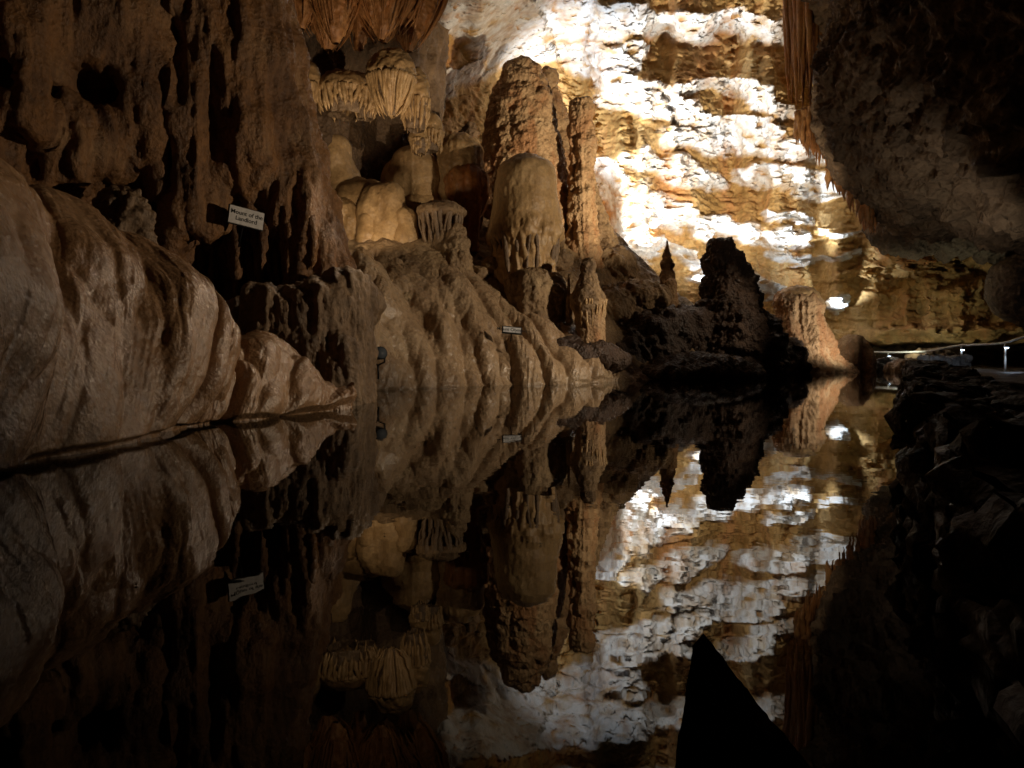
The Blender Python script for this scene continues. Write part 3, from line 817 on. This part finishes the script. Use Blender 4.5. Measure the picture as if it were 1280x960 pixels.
def bell(px, py, pyt, Yd, R, n, r, mat, lab, seed, dx=0, group='hanging draperies', flat=.8, tipin=.85):
    """a bundle of draperies: folds drawn together towards a low tip"""
    t_ = empty('drapery', at(px, pyt, Yd), lab, 'drapery', group)
    g = np.random.default_rng(seed)
    top = at(px, py, Yd); tip = at(px + dx, pyt, Yd)
    Rm = m(R, Yd)
    V, Q = stalag(px, pyt - 4, py, Yd, [(0, 3), (.12, R * .22), (.4, R * .55), (.7, R * .8), (1, R * .86)], flute=.09, ff=2.2, fine=.03, seed=seed, squash=flat, sink=0, dx=-dx)
    V[:, 0] += dx / F_PX * Yd
    build('core', V, Q, mat, t_)
    L = []
    for k in range(n):
        a = 2 * math.pi * (k + g.uniform(-.35, .35)) / n
        e = g.uniform(.5, 1.0)
        q = np.linspace(0, e, 22); sw = g.uniform(-.25, .35)
        rad = Rm * (.98 - tipin * q ** g.uniform(1.4, 2.6)) + .05 * np.sin(q * g.uniform(5, 10) + k)
        pts = np.stack([top[0] + (tip[0] - top[0]) * q + rad * np.cos(a + sw * q), top[1] + rad * np.sin(a + sw * q) * flat, top[2] + (tip[2] - top[2]) * q], 1)
        s = q / e
        L.append((pts, r * g.uniform(.6, 1.2) * (1 - .45 * s) * np.clip((1 - s) * 6, .12, 1)))
    V, Q = tubes(L, 8)
    build('fold', V, Q, mat, t_)
    return t_


for k, (px, py, pt, Yd, R, n, dx, lab) in enumerate([
        (366, -60, 40, 18.7, 30, 34, 10, 'reddish hanging drapery closest to the great column, its tips low on the left'),
        (398, -80, 66, 19.2, 44, 50, 12, 'long reddish hanging drapery with the lowest tip of the left cluster'),
        (430, -70, 44, 20.2, 40, 44, 6, 'shaded hanging drapery set back in the middle of the row'),
        (462, -80, 30, 20.6, 34, 40, 4, 'short shaded hanging drapery left of the broad one'),
        (492, -80, 58, 19.6, 44, 54, -12, 'broad hanging drapery right above the jellyfish-like shield'),
        (526, -70, 68, 20.2, 38, 46, -16, 'leaning hanging drapery right of the broad one, drawn to the left'),
        (414, -70, 58, 18.6, 32, 40, 6, 'front reddish hanging drapery overlapping the one with the lowest tip'),
        (474, -80, 54, 18.8, 36, 44, 2, 'front hanging drapery in the middle, overlapping the short shaded one'),
        (448, -70, 66, 19.8, 24, 30, 0, 'narrow hanging drapery ending just above the wide low shield'),
        (548, -60, 26, 22.6, 26, 30, -6, 'slim hanging drapery at the right edge of the shadowed rock')]):
    bell(px, py, pt, Yd, R * 1.3, int(n * 1.4), .055, M_drape, lab, 31 + k, dx=dx)


def shield(px, pyt, pyr, pytip, Yd, w, n, r, lab, seed, tip=False, dx=0):
    t_ = thing('shield', px, pytip, Yd, lab, 'cave shield', 'fringed shields under the draperies')
    V, Q = stalag(px, pyr + 10, pyt, Yd, [(0, w * .55), (.2, w * .92), (.32, w), (.55, w * .94), (.8, w * .7), (.93, w * .45), (1, w * .3)], fine=.03, lump=.05, lf=1.8, flute=.02, ff=2.5, seed=seed, sink=.0, dx=dx, squash=.85)
    build('dome', V, Q, M_dome, t_)
    c = at(px, pyr, Yd)
    fringe(c, m(w, Yd), at(0, pyr - 2, Yd)[2], at(0, pytip, Yd)[2], n, r, M_dome, t_, inn=(.85 if tip else .22), jit=(.12 if tip else .4), squash=.85, seed=seed, out=.97)
    V, Q = stalag(px, pytip - 3, pyr - 5, Yd, [(0, w * (.12 if tip else .5)), (.5, w * (.55 if tip else .7)), (1, w * .85)], flute=.05, ff=2.6, fine=.03, seed=seed + 3, sink=0)
    build('core', V, Q, M_ledge, t_)
    return t_


shield(382, 72, 108, 139, 19.6, 18, 26, .05, 'pointed fringed shield at the left, against the great column', 301)
shield(432, 88, 116, 147, 20.0, 38, 44, .06, 'wide low fringed shield between the pointed one and the jellyfish-like one', 303)
shield(489, 61, 98, 148, 19.0, 31, 42, .06, 'jellyfish-like round shield with folds drawn to a point', 305, tip=True)
shield(457, 106, 126, 152, 20.3, 15, 20, .05, 'small shield tucked in just left of the jellyfish-like one', 313)
shield(519, 84, 126, 166, 20.0, 18, 26, .06, 'narrow dark shield hanging behind the jellyfish-like one', 307)
shield(537, 138, 166, 192, 21.5, 16, 22, .06, 'lowest small shield at the right, above the narrow dome', 309)
shield(524, 156, 176, 196, 21.2, 11, 16, .05, 'tiny shield beside the lowest small one', 311)

# ------------------------------------------------------------------ right: overhang, draperies, block
V, Q = nets(blend([C(1102, 60, 26, 68, 1150, -160, 24, 146), C(1250, 60, 25, 160, 1300, -160, 22, 300), C(1142, 165, 26, 78, 1230, 80, 20, 150), C(1172, 220, 25, 58, 1330, 150, 20, 140), C(1200, 100, 22, 150, 1500, 0, 16, 320), C(1226, 240, 26, 36, 1420, 220, 20, 90), C(1125, 282, 31, 24, 1300, 290, 30, 30)], 1.0), (9.0, 8.0, 3.6), (26, 34, 16.5), .11)
V = relax(V, Q, 2)
lam = (V @ np.array([.25, -.1, 1.0])) * 1.3 + .7 * fbm(V * .5, 3, 263)
t = lam - np.floor(lam)
d = .26 * ridge(V * np.array([.35, .35, .5]), 3, 261, .5) + .12 * fbm(V * 1.6, 5, 265, .62) + (.19 * ridge(V @ np.array([[1.6, .3, .5], [.3, 1.6, -.4], [.6, .5, 2.4]]), 3, 267, .62) - .2 * np.maximum(0, ridge(V * np.array([.45, .45, .8]) + 7, 2, 269) - .75)) + .24 * sstep(7.0, 5.0, V[:, 2]) * (np.where(t < .7, t / .7, (1 - t) / .3) - .5)
V = push(V, Q, d)
tag(build('rock_overhang', V, Q, M_over), 'huge dark rock overhang filling the upper right above the walkway', 'rock overhang')
blob('boulder', [E(1300, 362, 29, 60, 48, 1.4), E(1268, 352, 29, 26, 24, 1.0)], (17.4, 26, .5), (25, 32, 5.8), .06, .3, M_over, 'smooth grey block leaning at the far right above the handrail', 'boulder', big=.08, bs=.8, fine=.04, seed=271)


def curtain(pts, n, r, mat, lab, seed, thick=.25):
    """pts: (px, py top, py tip, Y) along the line the curtain hangs from"""
    g = np.random.default_rng(seed)
    pts = np.array(pts, float)
    s = np.linspace(0, len(pts) - 1, n)
    L = []
    for k, q in enumerate(s):
        px, y0, y1, Yd = [np.interp(q, np.arange(len(pts)), pts[:, c]) for c in range(4)]
        px += g.uniform(-3, 3); y1 = y0 + (y1 - y0) * g.uniform(.62, 1.0)
        Yd += thick * math.sin(k * 1.3) + g.uniform(-.1, .1)
        a = np.linspace(0, 1, 20)
        P_ = np.stack([at(px + 1.6 * math.sin(b * 5 + k), y0 + (y1 - y0) * b, Yd) for b in a])
        L.append((P_, r * g.uniform(.6, 1.3) * (1 - .45 * a) * np.clip((1 - a) * g.uniform(1.6, 4), .06, 1) * (1 + .10 * np.sin(a * g.uniform(8, 20) + k))))
    V, Q = tubes(L, 9)
    V = push(V, Q, .025 * fbm(V * 5, 3, seed))
    return tag(build('drapery', V, Q, mat), lab, 'drapery', 'draperies under the right overhang')


curtain([(984, -90, 140, 26.6), (998, -90, 165, 25.6), (1012, -90, 158, 25.2), (1028, -60, 140, 25.2)], 34, .15, M_drape, 'tall folded orange drapery hanging along the left edge of the overhang', 401)
curtain([(998, 140, 182, 25.4), (1010, 135, 205, 25.0), (1026, 130, 215, 25.0), (1046, 140, 232, 25.0), (1058, 170, 245, 25.2)], 90, .11, M_drape, 'shaggy tan drapery swelling below the tall folded one', 402, .5)
curtain([(1038, 190, 240, 25.4), (1058, 205, 264, 25.4), (1076, 235, 290, 25.8), (1090, 258, 302, 26.2)], 30, .14, M_drape, 'orange fringe of drapery trailing down the lower edge of the overhang', 403, .4)
curtain([(835, 170, 190, 38.2), (842, 165, 210, 38.2)], 4, .16, M_drape, 'lone orange drapery blade on the bright wall', 404, .1)
curtain([(1076, 245, 285, 33), (1086, 245, 290, 33)], 5, .14, M_drape, 'small pale stalactites below the trailing fringe', 405, .1)
# stalactites of the roof edge, most of them seen in the pool
g = np.random.default_rng(12)
for k, (px, y1, Yd, r) in enumerate([(622, -14, 27, .34), (648, 2, 29, .26), (668, 6, 30, .22), (700, -24, 28, .4), (742, -30, 29, .4), (812, 4, 31, .2), (868, -8, 31, .24)]):
    a = np.linspace(0, 1, 30)
    P_ = np.stack([at(px + 2 * math.sin(b * 4 + k), -110 + (y1 + 110) * b, Yd) for b in a])
    V, Q = tubes([(P_, r * (1 - .75 * a) * np.clip((1 - a) * 8, .1, 1) * (1 + .08 * np.sin(a * 22 + k)))], 20)
    V = push(V, Q, .04 * fbm(V * 3, 3, 500 + k))
    side = ['leftmost', 'second from the left', 'third from the left', 'middle', 'third from the right', 'second from the right', 'rightmost'][k]
    tag(build('stalactite', V, Q, M_drape), f'tapering stalactite at the roof edge above the bright wall, {side} of seven', 'stalactite', 'stalactites at the roof edge')

# ------------------------------------------------------------------ walkway side: path, masonry, handrail
u, v = np.meshgrid(np.linspace(0, 1, 60), np.linspace(1.0, 33, 160), indexing='ij')
xl = .56 * v + .6
V, Q = grid(np.stack([xl + u * (30 - xl * .6), v, np.full_like(u, .12)], -1))
V[:, 2] += .012 * fbm(V * .9, 3, 601)
tag(build('path', V, Q, M_path, origin=np.zeros(3)), kind='structure')


def box_stone(c, sx, sy, sz, rz, seed, n=5):
    """one rough stone as a chipped rounded block"""
    g = np.linspace(-1, 1, n)
    faces = []
    for ax_ in range(3):
        for sg in (-1, 1):
            A, B = np.meshgrid(g, g, indexing='ij')
            P_ = np.zeros((n, n, 3)); o1, o2 = (ax_ + 1) % 3, (ax_ + 2) % 3
            P_[..., ax_] = sg; P_[..., o1] = A; P_[..., o2] = B * sg
            faces.append(grid(P_))
    V, Q = join(faces)
    ln = (np.abs(V) ** 5).sum(1) ** .2
    V = V / ln[:, None]
    off = np.random.default_rng(seed).uniform(-50, 50, 3)
    V = V * (1 + .30 * fbm(V * 1.1 + off, 3, 7))[:, None]
    V = V * np.array([sx, sy, sz]) * .5
    co, si = math.cos(rz), math.sin(rz)
    V = np.stack([V[:, 0] * co - V[:, 1] * si, V[:, 0] * si + V[:, 1] * co, V[:, 2]], 1)
    return V + c, Q


def masonry(name, line, z0, z1, width, sl, mat, lab, seed, spread=1.0):
    g = np.random.default_rng(seed)
    parts = []
    line = np.array(line, float)
    seg = np.hypot(*np.diff(line, axis=0).T); cum = np.r_[0, np.cumsum(seg)]
    z = z0
    while z < z1:
        hgt = g.uniform(.09, .15) * spread
        s = g.uniform(0, sl)
        while s < cum[-1]:
            ln = sl * g.uniform(.5, 1.5)
            p = np.array([np.interp(s + ln / 2, cum, line[:, 0]), np.interp(s + ln / 2, cum, line[:, 1])])
            q = np.array([np.interp(min(s + ln, cum[-1]), cum, line[:, 0]), np.interp(min(s + ln, cum[-1]), cum, line[:, 1])])
            a = math.atan2(q[1] - p[1], q[0] - p[0]) + g.uniform(-.12, .12)
            nx, ny = -math.sin(a), math.cos(a)
            rows = max(1, int(width / .3))
            for r_ in range(rows):
                w = width / rows
                o = (r_ + .5) * w - width / 2 + g.uniform(-.05, .05)
                sv_, sq_ = box_stone(np.zeros(3), ln * g.uniform(.8, 1.2), w * g.uniform(.9, 1.3), hgt * g.uniform(.9, 1.7), a + g.uniform(-.35, .35), int(g.integers(1 << 30)), 7)
                ta, tb = g.uniform(-.22, .22, 2)
                sv_[:, 2] += ta * sv_[:, 0] + tb * sv_[:, 1]
                parts.append((sv_ + np.array([p[0] + nx * o, p[1] + ny * o, z + hgt / 2 + g.uniform(-.04, .05)]), sq_))
            s += ln
        z += hgt
    V, Q = join(parts)
    V = push(V, Q, .03 * ridge(V * 5, 3, seed) + .012 * fbm(V * 16, 3, seed))
    return tag(build(name, V, Q, mat), lab, 'stone wall')


ln_ = [((.545 * y + .55 + .12 * math.sin(y * 1.3)), y) for y in np.linspace(1.2, 20, 40)]
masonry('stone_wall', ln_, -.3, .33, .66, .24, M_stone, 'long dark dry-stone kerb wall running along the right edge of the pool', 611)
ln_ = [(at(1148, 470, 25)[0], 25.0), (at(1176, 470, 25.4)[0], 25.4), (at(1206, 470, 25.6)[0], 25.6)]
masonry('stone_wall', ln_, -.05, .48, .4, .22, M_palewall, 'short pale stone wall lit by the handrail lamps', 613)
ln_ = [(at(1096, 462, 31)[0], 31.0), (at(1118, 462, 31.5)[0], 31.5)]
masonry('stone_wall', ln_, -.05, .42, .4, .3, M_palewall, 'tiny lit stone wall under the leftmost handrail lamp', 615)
blob('boulder', [E(1135, 462, 29, 22, 10, .6), E(1165, 455, 31, 30, 16, .8)], (14.5, 27, -.5), (19.6, 33, 1.4), .045, .3, M_ledge, 'low brown boulder behind the end of the dark kerb wall', 'boulder', big=.14, bs=1.8, fine=.06, seed=617)
V, Q = nets(blend([C(1215, 462, 37, 40, 1420, 470, 34, 46), C(1075, 452, 37, 12, 1220, 452, 38, 14)], .5), (14, 30, -.8), (32, 41, 2.5), .08)
V = rocky(relax(V, Q, 1), Q, .2, 1.0, .08, 3, 619)
tag(build('rock_ledge', V, Q, M_back), 'low shadowed rock ledge behind the handrail at the right', 'rock ledge')

rail_px = [(1088, 440, 33), (1120, 440.5, 31.5), (1158, 439.5, 30), (1180, 435, 29), (1200, 431.5, 28), (1230, 430.5, 26.5), (1255, 429, 25), (1280, 421, 22.5), (1330, 405, 19)]
R_ = empty('handrail', at(1200, 463, 28), 'pale tubular handrail with small lamps, curving along the far walkway', 'handrail')
pr = np.array([at(*p) for p in rail_px])
ss = np.linspace(0, len(pr) - 1, 80)
pr = np.stack([smooth1(np.interp(ss, np.arange(len(pr)), pr[:, c]), 4) for c in range(3)], 1)
V, Q = tubes([(pr, np.full(80, .042))], 10)
build('rail', V, Q, M_steel, R_)
for px in (1112, 1158, 1201, 1256):
    i = int(np.argmin(np.abs(pr[:, 0] / pr[:, 1] * F_PX + CX - px)))
    p = pr[i]
    V, Q = tubes([(np.array([[p[0], p[1], .1], [p[0], p[1], .5], [p[0], p[1], p[2] - .02]]), np.full(3, .032))], 10)
    build('post', V, Q, M_steel, R_)
    q = p + np.array([-.02, -.10, -.16])
    V, Q = tubes([(np.array([q + [0, 0, .06], q + [0, 0, .02], q]), np.array([.05, .075, .08]))], 12)
    lp = build('lamp_housing', V, Q, M_black, R_)
    V, Q = tubes([(np.array([q - [0, 0, .005], q - [0, 0, .03], q - [0, 0, .05]]), np.array([.07, .06, .03]))], 12)
    lens = build('lens', V, Q, M_lamp, R_)
    lens.parent = lp; lens.location = (0, 0, 0)
    lp.location = (0, 0, 0)
    l = bpy.data.lights.new('rail_light', 'SPOT'); l.energy = 22; l.color = (.62, .78, 1); l.shadow_soft_size = .06; l.spot_size = 2.4; l.spot_blend = .6
    lo = bpy.data.objects.new('rail_light', l); lo.location = q - np.array([.05, .32, .10]); COL.objects.link(lo)

# little floor light on the path
f_ = thing('step_light', 1254, 532, 7.0, 'small pale blue floor light on the path beside the dark kerb wall', 'lamp')
c = np.array([at(1254, 528, 7.0)[0], 7.0, .16])
V, Q = box_stone(c, .13, .09, .075, .2, 5, 6); build('housing', V, Q, M_black, f_)
V, Q = box_stone(c + np.array([.02, -.045, .008]), .06, .03, .045, .2, 9, 5); build('lens', V, Q, plain('pale_lens', (.45, .6, .75), .3), f_)

# ------------------------------------------------------------------ signs and flood lamp
def sign(px, py, Yd, w, h, rot, yaw, pitch, text, size, lab, frame):
    c = at(px, py, Yd)
    t_ = empty('sign', c, lab, 'sign')
    def bx(name, w, h, d, y, mat):
        V = np.array([[sx * w / 2, y + sy * d / 2, sz * h / 2] for sx in (-1, 1) for sy in (-1, 1) for sz in (-1, 1)])
        Q = np.array([[0, 1, 3, 2], [4, 6, 7, 5], [0, 4, 5, 1], [2, 3, 7, 6], [0, 2, 6, 4], [1, 5, 7, 3]])
        return build(name, V + c, Q, mat, t_, smooth=False)
    bx('backing', w + 2 * frame, h + 2 * frame, .03, .02, M_black)
    bx('board', w, h, .012, -.004, M_white)
    cu = bpy.data.curves.new('lettering', 'FONT'); cu.body = text; cu.size = size; cu.align_x = 'CENTER'; cu.align_y = 'CENTER'
    cu.extrude = .001; cu.offset = .001; cu.materials.append(M_ink)
    tx = bpy.data.objects.new('lettering', cu); COL.objects.link(tx); tx.parent = t_
    bpy.context.view_layer.update()
    lm = bpy.data.meshes.new_from_object(tx.evaluated_get(bpy.context.evaluated_depsgraph_get()))
    bpy.data.objects.remove(tx)
    tx = bpy.data.objects.new('lettering', lm); COL.objects.link(tx); tx.parent = t_
    tx.location = (0, -.0125, 0); tx.rotation_euler = (math.pi / 2, 0, 0)
    V, Q = tubes([(np.array([[0, .03, 0], [0, .12, -h * .5], [0, .2, -h * 1.6]]) + c, np.full(3, .012))], 8)
    build('bracket', V, Q, M_black, t_)
    t_.rotation_euler = (pitch, rot, yaw)
    return t_


sign(308, 272, 11.45, m(43, 11.45), m(22, 11.45), math.radians(8), math.radians(40), math.radians(-4), 'Mount of the\nLandlord', .096, 'white sign reading Mount of the Landlord, tilted against the great column', .012)
sign(640, 412.5, 17.9, m(22, 17.9), m(7, 17.9), math.radians(5), math.radians(4), math.radians(-24), 'Mount Olympus', .115, 'narrow white sign in a black frame lying on the tan apron', .03)

fl = thing('flood_lamp', 472, 452, 14.0, 'small black flood lamp on a bracket at the left end of the apron', 'lamp')
c = at(472, 445, 14.0)
V, Q = tubes([(c + np.array([[-.09, .10, -.01], [-.02, .0, .02], [.07, -.10, .05], [.09, -.14, .06]]), np.array([.07, .10, .125, .13]))], 16)
build('housing', V, Q, M_black, fl)
V, Q = tubes([(c + np.array([[.092, -.142, .061], [.1, -.155, .064]]), np.array([.115, .11]))], 16)
build('lens', V, Q, plain('grey_glass', (.12, .14, .17), .1), fl)
V, Q = tubes([(c + np.array([[-.15, 0, .05], [-.13, 0, -.12], [0, .05, -.18], [.13, 0, -.12], [.15, 0, .03]]), np.full(5, .018)), (c + np.array([[0, .05, -.18], [0, .06, -.3], [.0, .08, -.45]]), np.full(3, .02))], 8)
build('bracket', V, Q, M_black, fl)

# black pointed slab close to the camera
Yd = 1.15
p0, p1, p2 = at(865, 808, Yd), at(836, 1010, Yd), at(1030, 1010, Yd)
q = np.linspace(0, 1, 40)
ew, et = np.meshgrid(np.linspace(0, 1, 24), q, indexing='ij')
fr_ = p0 + (p1 - p0) * et[..., None] * (1 - ew[..., None]) + (p2 - p0) * et[..., None] * ew[..., None]
th_ = np.array([.03, .05, 0])
ring = np.concatenate([fr_, (fr_ + th_)[::-1]])
ring = np.concatenate([ring, ring[:1]])
V, Q = grid(ring)
V = V + (.004 * fbm(V * 18, 3, 5) + .002 * fbm(V * 60, 2, 6))[:, None] * np.array([1, .6, .5])
tag(build('slab', V, Q, M_slab, smooth=False), 'black pointed slab corner rising from the pool close to the viewer', 'slab')

# flecks drifting on the water
g = np.random.default_rng(77)
parts = []
for k in range(230):
    py = g.uniform(474, 560) if k < 210 else g.uniform(560, 760)
    px = g.uniform(500, 1090) if k < 210 else g.uniform(150, 900)
    Yd = CAM_H * F_PX / (py - HY)
    c = at(px, py, Yd); r = g.uniform(.004, .012) * min(1.6, .25 + Yd / 12)
    a = np.arange(4) / 4 * 2 * math.pi + g.uniform(0, 6)
    V = np.stack([c[0] + r * np.cos(a) * 1.6, c[1] + r * np.sin(a), np.full(4, .004)], 1)
    parts.append((np.concatenate([V, V + [0, 0, .003]]), np.array([[4, 5, 6, 7], [0, 1, 5, 4], [1, 2, 6, 5], [2, 3, 7, 6], [3, 0, 4, 7]])))
V, Q = join(parts)
tag(build('floating_debris', V, Q, plain('calcite_rafts', (.5, .47, .42), .6), origin=np.zeros(3), smooth=False), kind='stuff')

# ------------------------------------------------------------------ light
def lamp(name, loc, aim, energy, col, size=1.6, blend_=.7, soft=.12, kind='SPOT'):
    l = bpy.data.lights.new(name, kind); l.energy = energy; l.color = col; l.shadow_soft_size = soft
    if kind == 'SPOT': l.spot_size = size; l.spot_blend = blend_
    o = bpy.data.objects.new(name, l); o.location = loc
    o.rotation_euler = (Vector(aim) - Vector(loc)).to_track_quat('-Z', 'Y').to_euler()
    COL.objects.link(o)
    return o


COOL, WARM = (.78, .89, 1.0), (1.0, .78, .54)
l1 = at(712, 240, 30.5); l1[2] = ground(l1[0], l1[1]) + 1.2
lamp('flood_or_fill', l1, at(800, -30, 34), 4600, COOL, 1.5)
for px, py, ax, ay, e in ((815, 330, 830, 60, 2100), (905, 390, 960, 100, 3000), (1000, 350, 1040, 170, 1500)):
    lamp('flood_or_fill', at(px, py, wall_at(px, py) - 2.0), at(ax, ay, wall_at(ax, ay)), e, COOL, 1.5)
for px, py, e in ((800, 312, 130), (1047, 386, 520), (872, 355, 90)):
    lamp('flood_or_fill', at(px, py, wall_at(px, py) - .75), at(px, py - 25, wall_at(px, py - 25)), e, COOL, 2.6, soft=.05)
lamp('flood_or_fill', at(925, 372, 28.2), at(850, 110, 38), 6500, (1, .92, .78), 1.7, soft=.3)  # added fill flood, unseen, lifting the ochre parts of the wall
lamp('flood_or_fill', at(775, 310, 31), at(745, 130, 36), 1800, (1, .88, .7), 1.9, soft=.3)  # added lamp without a fixture, filling the dim left stretch of wall
lamp('unseen_spot', (7.2, 11.0, 2.6), at(225, 225, 10.3), 1450, WARM, 1.12, soft=.12)  # unseen spot added in place of wall bounce on column and mound
lamp('unseen_spot', (-1.2, 13.6, 4.4), (-4.7, 8.2, 1.2), 170, (1, .76, .52), .92, soft=.1)  # hung in mid-air over the pool, added for wet highlights on the mound
lamp('unseen_spot', (8.6, 14.5, 3.6), at(530, 330, 20), 2400, (1, .83, .62), 1.1, soft=.12)  # unseen helper on the walkway side, brightening the flowstone apron
lamp('unseen_spot', (9.2, 17, 3.2), at(690, 170, 25.5), 7500, (1, .82, .58), .8, soft=.2)  # added to brighten the tallest stalagmite; no fixture there
lamp('unseen_spot', at(458, 285, 18.4), at(480, 180, 22), 125, WARM, 2.4, soft=.25)
lamp('unseen_spot', (-2.2, 15.0, 3.2), at(450, 50, 19.5), 800, WARM, 1.0, soft=.15)  # added in front, unseen, to bring out the hanging draperies
lamp('unseen_spot', (13.6, 26, 1.3), at(1010, 405, 29.5), 560, (1, .9, .76), 1.4)  # unseen, put at the walkway end to lighten the squat stalagmite
lamp('unseen_spot', (10.4, 21, 4.6), at(840, 410, 24), 420, WARM, .95)  # made-up raking light in open air for edges of the dark boulders
lamp('unseen_spot', (16.2, 30, .9), at(1160, 350, 33.5), 190, (.95, 1, .76), 2.2)  # added uplight, no fixture, for the wall behind the handrail
lamp('unseen_spot', at(950, 335, 23.2), at(1022, 120, 25.2), 700, (1, .78, .52), 1.0)  # free-hanging unseen lamp added to light the orange draperies
lamp('unseen_spot', (9.0, 15, .6), at(1075, 110, 25), 560, (1, .86, .68), 1.25)  # low fill from the walkway side, added for the dark overhang
lamp('walkway_light', at(1186, 455, 23.2), at(1176, 462, 25.2), 22, (.7, .82, 1), 1.8, soft=.05)

W = bpy.data.worlds.new('World'); S.world = W; W.use_nodes = True
bg = W.node_tree.nodes['Background']
bg.inputs[0].default_value = (1.0, .82, .62, 1); bg.inputs[1].default_value = .004

# ------------------------------------------------------------------ camera and render
cam = bpy.data.cameras.new('camera'); co = bpy.data.objects.new('camera', cam); COL.objects.link(co)
co.location = (0, 0, CAM_H); co.rotation_euler = (math.pi / 2, 0, 0)
cam.sensor_width = 36; cam.lens = 36 * F_PX / 1280
cam.shift_x = 0; cam.shift_y = -(480 - HY) / 1280
cam.clip_start = .05; cam.clip_end = 400
S.camera = co
S.render.engine = 'CYCLES'
S.cycles.use_denoising = True
S.cycles.max_bounces = 7; S.cycles.diffuse_bounces = 4; S.cycles.glossy_bounces = 4
S.cycles.sample_clamp_indirect = 6
S.cycles.caustics_reflective = False; S.cycles.caustics_refractive = False
vs = S.view_settings
vs.view_transform = 'Standard'; vs.look = 'None'; vs.exposure = 0; vs.gamma = 1; vs.use_curve_mapping = False
